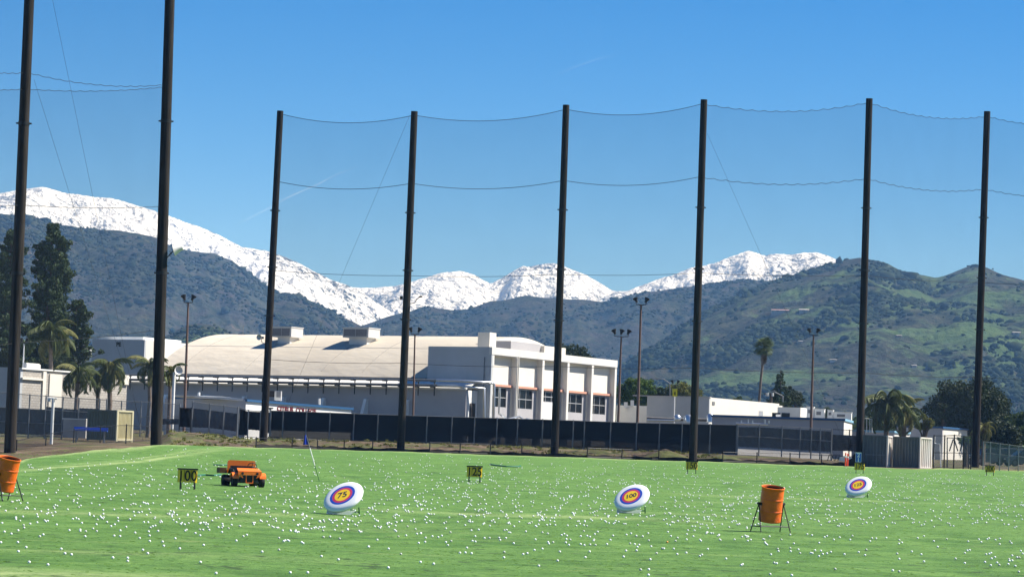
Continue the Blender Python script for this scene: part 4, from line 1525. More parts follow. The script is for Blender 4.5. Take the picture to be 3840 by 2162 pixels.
# block building at the far left
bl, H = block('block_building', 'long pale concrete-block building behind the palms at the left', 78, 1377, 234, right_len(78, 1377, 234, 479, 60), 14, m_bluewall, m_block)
Lr = right_len(78, 1377, 234, 479, 60)
def seg(u):
    return right_len(78, 1377, 234, u, 60)
for (a_, b_, dz) in ((seg(98), seg(148), .42), (seg(195), seg(228), -.0)):
    if dz > 0:
        obj('parapet_step', MB().box(a_, b_, .0, .3, H + .002, H + dz), m_trim, bl)
obj('pilaster', MB().box(seg(160), seg(172), -.12, -.002, -1, H - .2), m_cream, bl)
obj('pilaster', MB().box(seg(186), seg(232), -.10, -.002, -1, H - .35), m_cream, bl)
obj('ledge', MB().box(seg(80), seg(160), -.2, -.002, H - .95, H - .8), m_cream, bl)
obj('ledge', MB().box(seg(460), seg(479), -.2, -.002, H - .8, H + .02), m_cream, bl)
obj('coping', MB().box(.0, Lr, -.14, .32, H - .12, H + .003), m_white, bl)
obj('white_panel', MB().box(seg(98), seg(150), -.06, -.003, H - .2, H + .35), m_white, bl)
# hillside white building behind the pines
block('white_building', 'white building glimpsed behind the pine trunks at the left', 178, 1290, 330, 10, left_len(178, 1290, 330, -150, 60), m_white, m_white)

# dugout with CITRUS COLLEGE
dg, H = block('dugout_building', 'low building with blue roof edge, its white front reading CITRUS COLLEGE', 923, 1494, 250, 1, 1, m_bluewall, m_white)
for ch in list(dg.children):
    bpy.data.objects.remove(ch)
c_ = Vector(dg.location)
rotd = math.atan2(at(1320, 1530, 262).y - c_.y, at(1320, 1530, 262).x - c_.x)
dg.rotation_euler = (0, 0, rotd)
WM[dg.name] = Matrix.LocRotScale(dg.location, dg.rotation_euler, dg.scale)
DI = WM[dg.name].inverted()
def dgp(u, v, val=0.0):
    o_ = DI @ CAM
    d_ = DI.to_3x3() @ ray(u, v)
    t_ = (val - o_.y) / d_.y
    return o_ + d_ * t_
pr = dgp(1318, 1530)
ztr, ztl = dgp(1318, 1530).z, dgp(923, 1498).z
obj('sign_wall', MB().prism([(0, 0, -1), (pr.x, 0, -1), (pr.x, 0, ztr), (0, 0, ztl)], (0, .3, 0)), m_white, dg)
obj('fascia', MB().prism([(-.02, -.15, ztl - .16), (pr.x + .15, -.15, ztr - .16), (pr.x + .15, -.15, ztr + .06), (-.02, -.15, ztl + .06)], (0, .14, 0)), m_bluetrim, dg)
obj('roof', MB().prism([(0, .3, ztl - .1), (pr.x, .3, ztr - .1), (pr.x, 6, ztr + .22), (0, 6, ztl + .12)], (0, 0, .08)), m_white, dg)
obj('end_wall', MB().box(pr.x - .25, pr.x, .3, 5, -1, ztr - .15), m_white, dg)
pl = dgp(628, 1478, 0.0)
bl_ = MB()
wl_len = 8.4
dirl = DI.to_3x3() @ (at(628, 1483, 258) - at(923, 1497, 250))
dirl.z = 0
bl_.prism([(-.01, .01, -1), (dirl.x, dirl.y, -1), (dirl.x, dirl.y, ztl + .0), (-.01, .01, ztl - .02)], (0, .3, 0))
obj('front_wall', bl_, m_bluewall, dg)
obj('fascia', MB().prism([(-.03, -.12, ztl - .14), (dirl.x, dirl.y - .12, ztl - .06), (dirl.x, dirl.y - .12, ztl + .14), (-.03, -.12, ztl + .06)], (0, .1, 0)), m_bluetrim, dg)
obj('roof', MB().prism([(0, .3, ztl - .0), (dirl.x * .72, dirl.y * .72 + .3, ztl + .06), (dirl.x * .72, dirl.y * .72 + 2.6, ztl + .26), (0.2, 3, ztl + .20)], (0, 0, .08)), m_white, dg)
lm = dgp(1112, 1537)
slope_ = math.atan2(dgp(1196, 1545).z - dgp(1034, 1531).z, dgp(1196, 1545).x - dgp(1034, 1531).x)
text('letters', 'CITRUS  COLLEGE', .58, m_red, frame((math.cos(slope_), 0, math.sin(slope_)), (0, 0, 1), (lm.x, -.02, lm.z)), dg, bold=.02, extrude=.02, sx=(dgp(1196, 1537).x - dgp(1030, 1537).x) / 5.35)
em = dgp(1016, 1531)
obj('emblem', MB().prism([(em.x - .28, -.01, em.z + .1), (em.x + .3, -.01, em.z + .1), (em.x + .25, -.01, em.z + .0), (em.x, -.01, em.z + .0), (em.x - .05, -.01, em.z - .15), (em.x - .2, -.01, em.z - .1)], (0, -.03, 0)), m_ink, dg)
t = thing('window_unit', 'small pale cooler box with a dark screen beside it on the low blue-edged roof', 'air conditioner', at(1045, 1500, 256))
obj('housing', MB().obox(at(1043, 1483, 256), (1, 0, 0), (0, 1, 0), (0, 0, 1), .3, .3, .42), m_ac, t, world=True)
obj('grille', MB().obox(at(1044, 1478, 255.65), (1, 0, 0), (0, 1, 0), (0, 0, 1), .18, .03, .25), m_grille, t, world=True)
obj('dark_screen', MB().obox(at(1018, 1476, 256), (1, 0, 0), (0, 1, 0), (0, 0, 1), .27, .2, .27), m_screen, t, world=True)
for uu, vt, vb in ((746, 1470, 1486), (1197, 1493, 1516)):
    o = obj('roof_vent', MB().tube([at(uu, vb, 257), at(uu, vt, 257)], .11, 10), m_white, None, world=True, loc=at(uu, vb, 257))
    tag(o, 'short white vent pipe near the left end of the blue-edged roof' if uu < 900 else 'short white vent pipe near the right end of the blue-edged roof', 'vent pipe', 'vent pipes on the low roof')

# right-hand buildings
block('white_annex', 'low white building just right of the five-bay wing', 2432, 1521, 306, 8, left_len(2432, 1521, 306, 2312, 60), m_white, m_white)
for (a_, b_, v0_) in ((2340, 2353, 1512), (2365, 2377, 1505)):
    o = obj('roof_vent', MB().obox(at((a_ + b_) / 2, v0_ + 6, 307), (1, 0, 0), (0, 1, 0), (0, 0, 1), (b_ - a_) / 2 * 307 / F, .25, .32), m_white, None, world=True, loc=at(a_, v0_ + 16, 307))
    tag(o, 'square white vent on the white annex roof, left one' if a_ < 2350 else 'taller white vent on the white annex roof, right one', 'vent')
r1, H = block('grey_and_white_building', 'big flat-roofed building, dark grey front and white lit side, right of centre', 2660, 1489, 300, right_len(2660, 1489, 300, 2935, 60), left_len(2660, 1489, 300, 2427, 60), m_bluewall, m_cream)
obj('wall_vent', MB().box(.7, 1.3, -.05, -.003, H - .75, H - .4), m_grille, r1)
obj('coping', MB().box(-.1, .32, -.1, 9, H, H + .08), m_graywall, r1)
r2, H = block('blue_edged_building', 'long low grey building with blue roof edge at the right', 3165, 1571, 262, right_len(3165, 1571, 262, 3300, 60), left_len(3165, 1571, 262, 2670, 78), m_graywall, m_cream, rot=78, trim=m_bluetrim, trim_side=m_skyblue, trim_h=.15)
ro, H2 = block('rooftop_room', 'pale rooftop room with two dark openings on the blue-edged building', 3002, 1527, 275, right_len(3002, 1527, 275, 3060, 60), left_len(3002, 1527, 275, 2916, 60), m_trim, m_white)
for y_ in (1.1, 2.1):
    obj('window', MB().box(-.05, -.003, y_, y_ + .85, H2 - 1.1, H2 - .55), m_glass, ro)
for (u0, u1, vt, vb, lab) in ((3055, 3092, 1534, 1562, 'pale equipment box right of the rooftop room'), (3104, 3124, 1538, 1562, 'narrow white box in the middle of the right roof'),
                              (3126, 3193, 1546, 1568, 'long white parapet box at the right end of the roof'), (3026, 3052, 1526, 1556, 'tall white cooler beside the rooftop room')):
    p = at((u0 + u1) / 2, vb, 274)
    w_ = (u1 - u0) * 274 / F
    t = thing('roof_unit', lab, 'roof unit', p, rad(-10))
    hh_ = (vb - vt) * 274 / F
    obj('housing', MB().box(-w_ / 2, w_ / 2, -.5, .8, -.6, hh_), m_white, t)
    obj('lid', MB().box(-w_ / 2 - .04, w_ / 2 + .04, -.54, .84, hh_ + .002, hh_ + .07), m_ac, t)
    obj('grille', MB().box(-w_ * .3, w_ * .15, -.53, -.503, hh_ * .25, hh_ * .7), m_grille, t)
for uu, lab in ((2853, 'square vent on the roof edge left of the fan palm'), (2918, 'flat white skylight on the roof below the conifer')):
    p = at(uu, 1560, 270)
    o = obj('roof_vent', MB().box(-.2, .2, -.2, .2, -.2, .5 if uu < 2900 else .18), m_trim, loc=p)
    tag(o, lab, 'vent')
# yard pipework between the fence and the grey building
yp = thing('yard_pipework', 'silver pipes and tanks above the fence before the dark grey wall', 'pipes', under(2560, 1570, 285))
obj('pipe', MB().tube([at(2425, 1566, 285), at(2500, 1570, 285), at(2660, 1573, 285)], .16, 10), m_pipe_old, yp, world=True, smooth=50)
obj('pipe', MB().tube([at(2426, 1574, 283), at(2530, 1576, 283)], .1, 10), m_pipe, yp, world=True, smooth=50)
obj('tank', MB().tube([at(2583, 1582, 284), at(2583, 1560, 284), at(2583, 1553, 284)], [.42, .42, .25], 14), m_pipe, yp, world=True, smooth=50)
obj('tank', MB().tube([at(2664, 1582, 284), at(2664, 1558, 284), at(2664, 1550, 284)], [.38, .38, .22], 14), m_pipe, yp, world=True, smooth=50)
obj('tank', MB().tube([at(2567, 1582, 284), at(2567, 1558, 284)], [.1, .1], 8), m_white, yp, world=True)
obj('pump', MB().lathe([(0, -.3), (.35, -.2), (.4, .1), (.2, .35), (0, .4)], 12, Matrix.Translation(at(2540, 1567, 284))), m_pipe, yp, world=True, smooth=60)
for uu in (2780, 2806, 2822, 2868, 2884):
    obj('valve', MB().tube([at(uu, 1586, 258), at(uu, 1576 - (uu % 7), 258)], .06, 6), m_pipe, yp, world=True)
obj('pipe', MB().tube([at(2760, 1586, 258), at(2880, 1590, 258)], .09, 8), m_pipe, yp, world=True)
# small building at far right and long sheds
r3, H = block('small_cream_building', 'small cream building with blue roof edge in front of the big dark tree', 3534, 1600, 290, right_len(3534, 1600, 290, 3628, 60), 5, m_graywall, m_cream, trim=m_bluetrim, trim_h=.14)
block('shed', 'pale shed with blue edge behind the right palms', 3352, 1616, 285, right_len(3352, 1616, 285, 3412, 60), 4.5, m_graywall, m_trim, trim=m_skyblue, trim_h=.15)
t = thing('roof_frame', 'thin white pipe frame on the roof right of the seventh net pole', 'rail', at(3245, 1618, 240))
for uu in (3250, 3262, 3270):
    obj('post', MB().tube([at(uu, 1622, 240), at(uu, 1570, 240)], .035, 6), m_white, t, world=True)
obj('rail', MB().tube([at(3238, 1567, 240), at(3270, 1570, 240)], .03, 6), m_white, t, world=True)

# ------------------------------------------------------------------ containers
def corrugated(w, h, n, depth=.075):
    """wall panel in local x (0..w), z (0..h), ribs facing -y"""
    mb = MB()
    p = w / n
    xs = []
    for k in range(n):
        xs += [(k * p, 0), (k * p + p * .3, 0), (k * p + p * .45, depth), (k * p + p * .85, depth)]
    xs.append((w, 0))
    for i in range(len(xs) - 1):
        (x0, d0), (x1, d1) = xs[i], xs[i + 1]
        mb.quad((x0, d0, 0), (x1, d1, 0), (x1, d1, h), (x0, d0, h))
    return mb

def container(label, u_corner, v_top, v_base, D, u_left, u_right, m_front, m_side, n_front, n_side, rot=60, doors=False):
    top = at(u_corner, v_top, D)
    base = at(u_corner, v_base, D)
    h_ = top.z - base.z
    base = Vector((top.x, top.y, base.z))
    Ll = left_len(u_corner, v_base, D, u_left, rot)
    Lr_ = right_len(u_corner, v_base, D, u_right, rot) if u_right else 6
    t = thing('storage_container', label, 'container', base, rad(rot))
    def panel(name, w_, n_, M, mm, lb=None):
        mb = corrugated(w_, h_ - .16, n_)
        me = mb.mesh(name)
        me.transform(M)
        return obj(name, me, mm, t, label=lb)
    # front wall: runs along +y (left), faces -x
    M = Matrix.Translation((0.02, Ll - .05, .08)) @ Matrix.Rotation(rad(-90), 4, 'Z')
    panel('front_panel', Ll - .1, n_front, M, m_front)
    M = Matrix.Translation((.05, 0.02, .08))
    panel('side_panel', Lr_ - .1, n_side, M, m_side)
    obj('roof', MB().box(.05, Lr_, .05, Ll, h_ - .08, h_ - .02), m_side, t)
    obj('back_panel', MB().box(Lr_ - .06, Lr_ - .01, .05, Ll, 0.05, h_ - .08), m_side, t)
    obj('far_panel', MB().box(.05, Lr_ - .06, Ll - .05, Ll, 0.05, h_ - .08), m_side, t)
    for (x, y) in ((0, 0), (0, Ll - .09), (Lr_ - .12, 0)):
        obj('corner_post', MB().box(x - .02, x + .1, y - .02, y + .1, -.1, h_), m_side if y == 0 else m_front, t)
    obj('top_rail', MB().box(-.03, .08, .1, Ll - .1, h_ - .1, h_ + .01), m_front, t)
    obj('top_rail', MB().box(.1, Lr_ - .12, -.03, .08, h_ - .1, h_ + .01), m_side, t)
    obj('bottom_rail', MB().box(-.03, .08, .1, Ll - .1, -.05, .1), m_front, t)
    obj('bottom_rail', MB().box(.1, Lr_ - .12, -.03, .08, -.05, .1), m_side, t)
    if doors:
        obj('door_bar', MB().box(-.07, -.035, .2, Ll - .2, h_ * .38, h_ * .38 + .06), m_galv, t)
        obj('door_bar', MB().box(-.07, -.035, Ll * .42, Ll * .42 + .05, .1, h_ - .15), m_galv, t)
    return t
container('storage container with olive ribbed front and cream ribbed side, at the left', 441, 1537, 1648, 198, 330, 503, m_cont_green, m_cont_cream, 10, 12, rot=45)
container('grey container with barred doors beside the seventh net pole', 3330, 1632, 1753, 213, 3236, 3347, m_cont_grey, m_cont_white, 7, 5, rot=75, doors=True)
container('grey ribbed container with white rusty side, right of the other grey one', 3452, 1638, 1755, 213, 3350, 3496, m_cont_grey, m_cont_white, 9, 6, rot=55)
# things around the left container
t = thing('utility_cabinet', 'pale grey slab-sided cabinet left of the olive container', 'cabinet', under(282, 1640, 203))
w_ = 85 * 203 / F
obj('body', MB().obox(at(282, 1606, 203), (1, 0, 0), (0, 1, 0), (0, 0, 1), w_ / 2, .4, .66), m_concrete, t, world=True)
obj('lid', MB().obox(at(282, 1570, 203), (1, 0, 0), (0, 1, 0), (0, 0, 1), w_ / 2 + .05, .45, .04), m_trim, t, world=True)
D_ = 186
bb = under(338, 1640, D_)
t = thing('blue_bench', 'blue bench standing before the olive container', 'bench', bb)
sw = 128 * D_ / F
zt = at(338, 1612, D_).z - bb.z
obj('seat', MB().box(-sw / 2, sw / 2, -.18, .18, zt - .06, zt), m_bluesign, t)
obj('backrest', MB().box(-sw / 2, sw / 2, .2, .24, zt + .02, zt + .2), m_bluesign, t)
for s_ in (-1, 1):
    for yy in (-.14, .16):
        obj('leg', MB().box(s_ * (sw / 2 - .2) - .03, s_ * (sw / 2 - .2) + .03, yy - .03, yy + .03, -.15, zt - .06), m_galv, t)
bp_ = hit(192, 1664)
t = thing('white_post', 'white T-shaped post in front of the left chain-link fence', 'post', bp_)
obj('shaft', MB().tube([bp_, at(200, 1492, bp_.y)], .085, 12), m_white, t, world=True, smooth=40)
obj('crossbar', MB().tube([at(178, 1491, bp_.y), at(214, 1494, bp_.y)], .05, 8), m_white, t, world=True)
obj('cap', MB().obox(at(184, 1498, bp_.y), (1, 0, 0), (0, 1, 0), (0, 0, 1), .08, .06, .1), m_white, t, world=True)

# ------------------------------------------------------------------ lamp posts
def lamp_post(label, u_top, v_top, u_base, D, heads, m_p=m_rust, spread=30, arm_v=None, r=.10, group='sports-light posts beyond the fence', hs_=1.0, v_base=1600):
    top = at(u_top, v_top, D)
    base = under(u_base, v_base, D)
    t = thing('lamp_post', label, 'lamp post', base, 0, group)
    obj('pole', MB().tube([base - Vector((0, 0, .3)), base.lerp(top, .5), top], [r * 1.3, r * 1.1, r * .8], 12), m_p, t, world=True, smooth=40)
    s_ = D / F
    ys_ = {1: [0], 2: [-1, 1], 3: [-1, 0, 1]}[heads]
    if heads > 1:
        obj('crossarm', MB().tube([top + Vector((-spread * s_, 0, .25)), top + Vector((-spread * s_, 0, .05)), top, top + Vector((spread * s_, 0, .05)), top + Vector((spread * s_, 0, .25))], .04 * hs_, 6), m_black, t, world=True)
    for k in ys_:
        c_ = top + Vector((k * spread * s_, 0, .45 * hs_))
        obj('lamp_head', MB().lathe([(.10, -.22), (.13, -.05), (.20, .10), (.28, .24), (.26, .26)], 12, Matrix.Translation(c_) @ Matrix.Rotation(rad(24 * (k or .6)), 4, 'Y') @ Matrix.Rotation(rad(-15), 4, 'X') @ Matrix.Scale(hs_, 4), True, True), m_black, t, world=True, smooth=40)
    return t
lamp_post('rusty twin-headed light post right of the second net pole', 706, 1135, 690, 240, 2, spread=16, r=.10, hs_=.9)
lamp_post('twin-headed light post just right of the fourth net pole', 1556, 1253, 1549, 250, 2, spread=15, r=.08, hs_=.8)
lamp_post('three-headed light post at the right end of the five-bay wing', 2330, 1262, 2317, 262, 3, spread=26, r=.10, hs_=.9)
lamp_post('tallest twin-headed light post, between the five-bay wing and the sixth pole', 2404, 1143, 2390, 256, 2, spread=19, r=.11, hs_=.9)
lamp_post('twin-headed light post between the fan palm and the seventh pole', 3051, 1256, 3041, 252, 2, spread=15, r=.10, hs_=.8)
lamp_post('small far twin-headed lamp above the yellow panel', 2532, 1443, 2531, 330, 2, spread=10, m_p=m_black, r=.07, hs_=.75)
lamp_post('thin white lamp post behind the leftmost pole', 90, 1288, 78, 236, 2, spread=9, m_p=m_white, r=.06, hs_=.6)
t = thing('loudspeaker_post', 'white post carrying a round horn speaker, right of the second net pole', 'post', under(646, 1590, 230))
tp_ = at(654, 1395, 230)
obj('shaft', MB().tube([under(646, 1590, 230), tp_], .11, 12), m_white, t, world=True, smooth=40)
horn(at(668, 1389, 229.6), 'round pale horn loudspeaker on top of the white post', .36, tp_, aim=(.45, -.85, .05))
# yellow panel with white pole
t = thing('yellow_panel', 'bright yellow panel on a white post above the dark grey building', 'sign', under(2529, 1590, 289))
obj('post', MB().tube([under(2529, 1590, 289), at(2530, 1462, 289)], .06, 8), m_white, t, world=True)
obj('panel', MB().obox(at(2531, 1471, 288.8), (1, 0, 0.03), (0, 1, 0), (-.03, 0, 1), .24, .05, .38), m_yellow_bright, t, world=True)
obj('figure', MB().obox(at(2531, 1474, 288.7), (1, 0, 0), (0, 1, 0), (0, 0, 1), .05, .02, .16), m_ink, t, world=True)
# utility pole and street-lamp arms near the conifer
t = thing('utility_pole', 'wooden utility pole with grey transformers left of the conifer', 'utility pole', under(2888, 1590, 330))
obj('shaft', MB().tube([under(2889, 1590, 330), at(2892, 1472, 330)], .16, 10), m_bark, t, world=True)
obj('crossarm', MB().obox(at(2886, 1476, 330), (1, 0, 0), (0, 1, 0), (0, 0, 1), .6, .06, .06), m_bark, t, world=True)
for uu in (2877, 2896):
    obj('transformer', MB().tube([at(uu, 1484, 330), at(uu, 1472, 330)], .19, 10), m_ac, t, world=True)
t = thing('street_lamp', 'street lamp with a long slanting arm in front of the conifer', 'street lamp', under(2936, 1590, 325))
obj('pole', MB().tube([under(2936, 1590, 325), at(2936, 1484, 325), at(2900, 1466, 325)], .07, 8), m_galv, t, world=True)
obj('lamp_head', MB().obox(at(2898, 1465, 325), (1, 0, .4), (0, 1, 0), (-.4, 0, 1), .3, .12, .05), m_galv, t, world=True)
t = thing('street_lamp', 'thin street lamp arm above the green tree right of the bays', 'street lamp', under(2515, 1590, 345))
obj('pole', MB().tube([under(2515, 1590, 345), at(2512, 1436, 345), at(2488, 1420, 345), at(2466, 1419, 345)], .06, 8), m_galv, t, world=True)
obj('lamp_head', MB().obox(at(2463, 1419, 345), (1, 0, 0), (0, 1, 0), (0, 0, 1), .3, .1, .05), m_galv, t, world=True)
o = obj('street_sign', MB().obox(at(2932, 1513, 300), (1, 0, 0), (0, 1, 0), (0, 0, 1), .27, .03, .2), m_yellow_leaf, None, world=True, loc=at(2932, 1520, 300))
tag(o, 'small yellow-green square sign at the roof end below the conifer', 'sign')

# ------------------------------------------------------------------ vegetation
def leaf_cloud(centres, radii, per, size, seed, flat=1.0, up=0.0):
    """many small bent leaf faces spread through clumps"""
    r = np.random.default_rng(seed)
    C = np.array(centres, float)
    R = np.array(radii, float)
    if R.ndim == 1:
        R = np.stack([R, R, R * flat], -1)
    n = per
    N = len(C) * n
    d = r.standard_normal((len(C), n, 3))
    d /= np.linalg.norm(d, axis=-1, keepdims=True)
    rad_ = r.uniform(.25, 1.0, (len(C), n, 1)) ** .6
    P = (C[:, None, :] + d * rad_ * R[:, None, :]).reshape(-1, 3)
    a = r.standard_normal((N, 3)) + np.array([0, 0, up])
    a /= np.linalg.norm(a, axis=1, keepdims=True)
    b_ = np.cross(a, r.standard_normal((N, 3)))
    b_ /= np.linalg.norm(b_, axis=1, keepdims=True)
    s = size * r.uniform(.6, 1.4, (N, 1))
    V = np.stack([P - a * s, P + b_ * s * .55, P + a * s, P - b_ * s * .55], 1).reshape(-1, 3)
    me = bpy.data.meshes.new('leaves')
    me.vertices.add(len(V))
    me.vertices.foreach_set('co', V.astype(np.float32).ravel())
    me.loops.add(4 * N)
    me.loops.foreach_set('vertex_index', np.arange(4 * N, dtype=np.int32))
    me.polygons.add(N)
    me.polygons.foreach_set('loop_start', np.arange(0, 4 * N, 4, dtype=np.int32))
    me.update(calc_edges=True)
    return me

def round_tree(label, base, H, cw, ch, m_leaf, seed, clumps=70, per=120, size=.22, cat='tree', name='broadleaf_tree', trunk_r=.3, group=None, cz=None):
    r = random.Random(seed)
    t = thing(name, label, cat, base, 0, group)
    cz = cz if cz is not None else H - ch / 2
    C, R = [], []
    for i in range(clumps):
        th, ph = r.uniform(0, 2 * math.pi), math.acos(r.uniform(-.75, 1))
        q = r.uniform(.45, .95)
        lump = 1 + .16 * math.sin(3 * th + seed) + .10 * math.sin(5 * th + 2 * ph)
        C.append((cw / 2 * q * lump * math.sin(ph) * math.cos(th), cw / 2 * q * lump * math.sin(ph) * math.sin(th), cz + ch / 2 * q * lump * math.cos(ph)))
        R.append(r.uniform(.10, .2) * cw)
    me = leaf_cloud(C, R, int(per * 1.9), size * .68, seed, .8)
    obj('crown', me, m_leaf, t)
    tr = MB()
    tr.tube([(0, 0, -.4), (.05 * H * .2, 0, H * .3), (.02 * H, .1, cz)], [trunk_r, trunk_r * .75, trunk_r * .35], 8)
    for i in range(7):
        c_ = C[r.randrange(len(C))]
        tr.tube([(0, 0, H * .3 + i * .1), (c_[0] * .45, c_[1] * .45, (H * .3 + c_[2]) / 2 + .3), c_], [trunk_r * .4, trunk_r * .25, .04], 6)
    obj('trunk', tr, m_bark, t)
    return t

def tree_px(label, u, v_top, v_low, wpx, D, m_leaf, seed, **k):
    base = under(u, 1600, D)
    H = at(u, v_top, D).z - base.z
    ch = (v_low - v_top) * D / F
    return round_tree(label, base, H, wpx * D / F, ch, m_leaf, seed, **k)

# pines at the left
def pine(label, u, v_top, D, wpx, seed, v_low=1380, lean=0.0):
    r = random.Random(seed)
    base = under(u, 1600, D)
    H = at(u, v_top, D).z - base.z
    W = wpx * D / F
    t = thing('pine_tree', label, 'tree', base, 0, 'pines behind the block building')
    zl = H - (v_low - v_top) * D / F
    tr = MB()
    tr.tube([(0, 0, -.4), (lean * .5, 0, H * .5), (lean, 0, H * .97)], [.34, .22, .04], 8)
    C, R = [], []
    z = zl
    while z < H:
        q = (z - zl) / (H - zl)
        reach = W / 2 * (1.0 - .55 * q ** 1.6) * (1 if q < .9 else .55)
        for k in range(5):
            th = r.uniform(0, 2 * math.pi)
            L = reach * r.uniform(.4, 1.12)
            tip = Vector((lean * q + L * math.cos(th), L * math.sin(th) * .8, z + L * r.uniform(.05, .4)))
            org = Vector((lean * q, 0, z - L * .15))
            tr.tube([org, (org + tip) / 2 + Vector((0, 0, -.1)), tip], [.07, .05, .02], 5)
            for s_ in (1.0, .72, .45):
                cc = org.lerp(tip, s_) + Vector((r.uniform(-.3, .3), r.uniform(-.3, .3), r.uniform(-.1, .3)))
                C.append(cc[:])
                R.append(r.uniform(.28, .58) * (1.0 if q < .85 else .7))
        z += .62
    C.append((lean, 0, H - .2))
    R.append(.5)
    obj('trunk', tr, m_bark, t)
    obj('needles', leaf_cloud(C, R, 75, .13, seed, .75, .6), m_pine, t)
    return t
pine('tall ragged pine between the leftmost pole and the mountains, tallest one', 150, 848, 262, 205, 3, v_low=1390, lean=.4)
pine('pine at the very left edge, left of the leftmost pole', 12, 862, 258, 190, 5, v_low=1400)
pine('shorter pine just right of the tallest pine', 198, 895, 266, 130, 8, v_low=1390)
pine('spreading lower pine on the right of the pine group', 250, 1130, 262, 190, 9, v_low=1400, lean=.4)

# palms: separate fronds that share a few meshes
def frond_mesh(L, seed, droop, leaf=.40, n=20, width=.024):
    r = random.Random(seed)
    mb = MB()
    P = []
    for k in range(n + 1):
        q = k / n
        ang = rad(58) - droop * q * 1.25
        P.append((q, ang))
    pts_ = [Vector((0, 0, 0))]
    for k in range(n):
        a = P[k][1]
        pts_.append(pts_[-1] + Vector((math.cos(a), 0, math.sin(a))) * (L / n))
    mb.tube(pts_, [.035 * (1 - .8 * k / n) + .006 for k in range(n + 1)], 4, cap=False)
    for k in range(2, n + 1):
        q = k / n
        ll = leaf * L * .55 * math.sin(math.pi * (.12 + .83 * q)) ** .7
        for s_ in (-1, 1):
            for rep in range(2):
                p = pts_[k] + (pts_[k - 1] - pts_[k]) * (rep * .5)
                d = Vector((.45 + r.uniform(-.15, .15), s_ * .75, -.15 - .75 * q + r.uniform(-.3, .15))).normalized()
                tip = p + d * ll
                w_ = Vector((width, 0, 0.01))
                mid = p.lerp(tip, .5) + Vector((0, 0, .08 * ll))
                tip.z -= .2 * ll
                mb.quad(p - w_ * .5, p + w_ * .5, mid + w_ * .6, mid - w_ * .6)
                n0 = len(mb.v)
                mb.v += [tuple(mid - w_ * .6), tuple(mid + w_ * .6), tuple(tip)]
                mb.f.append((n0, n0 + 1, n0 + 2))
    return mb.mesh('frond')
FR = [frond_mesh(1.0, 1, rad(105)), frond_mesh(1.0, 2, rad(135)), frond_mesh(1.0, 3, rad(85)), frond_mesh(1.0, 4, rad(160))]
FRY = [m_.copy() for m_ in FR]
for m_ in FR:
    m_.materials.append(m_frond)
for m_ in FRY:
    m_.materials.append(m_frond_y)
def palm(label, u, v_crown, D, R, seed, nf=22, ub=None, trunk_r=.17, yellow=.25, group='feather palms', bulge=0.0, tip_up=0.35):
    r = random.Random(seed)
    base = under(ub or u, 1600, D)
    top = at(u, v_crown, D)
    t = thing('palm_tree', label, 'palm tree', base, 0, group)
    cpos = top - base
    mid = cpos * .5 + Vector((bulge, 0, 0))
    obj('trunk', MB().tube([(0, 0, -.3), cpos * .25, mid, cpos * .8, cpos], [trunk_r * 1.15, trunk_r, trunk_r * .95, trunk_r * .85, trunk_r * 1.1], 10), m_palmbark, t, smooth=50)
    obj('crownshaft', MB().tube([cpos - Vector((0, 0, .5)), cpos - Vector((0, 0, .1)), cpos + Vector((0, 0, .35))], [trunk_r * 1.1, trunk_r * 1.5, trunk_r * .7], 10), m_dead, t, smooth=50)
    for k in range(nf):
        q = k / nf
        me = r.choice(FRY if r.random() < yellow else FR)
        o = bpy.data.objects.new('frond', me)
        tilt = -rad(22) + rad(95) * q ** 1.2 * 1.0 + rad(r.uniform(-10, 10))
        o.location = cpos + Vector((0, 0, .25 - .35 * q))
        o.rotation_euler = (0, tilt, k * 2.399963 + r.uniform(-.25, .25))
        s_ = R * r.uniform(.85, 1.12)
        o.scale = (s_, s_, s_)
        COL.objects.link(o)
        o.parent = t
    return t
palm('large feather palm in front of the pines, its crown above the block building', 190, 1262, 240, 2.9, 1, 26, ub=193, trunk_r=.2, yellow=.3)
palm('feather palm with yellowish fronds before the pale block wall, left of the olive container', 292, 1412, 218, 2.15, 2, 22, ub=280)
palm('feather palm with a swollen trunk, above the olive container', 412, 1392, 222, 2.3, 3, 24, ub=405, bulge=.1, trunk_r=.2)
palm('smaller feather palm leaning between the two palms at the container', 368, 1418, 224, 1.9, 6, 16, ub=366)
palm('feather palm immediately left of the second net pole', 562, 1384, 236, 2.1, 4, 20, ub=556, trunk_r=.18, bulge=.08)
palm('feather palm immediately right of the second net pole', 640, 1402, 238, 1.6, 5, 16, ub=632)
palm('feather palm right of the seventh net pole, over the grey container', 3328, 1520, 238, 3.1, 11, 24, ub=3322, trunk_r=.22, yellow=.15)
palm('feather palm over the ribbed grey container, right of the taller one', 3392, 1556, 244, 2.4, 12, 22, ub=3390, trunk_r=.22, yellow=.5)
palm('small yellow-green palm beside the last net pole', 3690, 1612, 246, 1.5, 13, 16, yellow=.8)
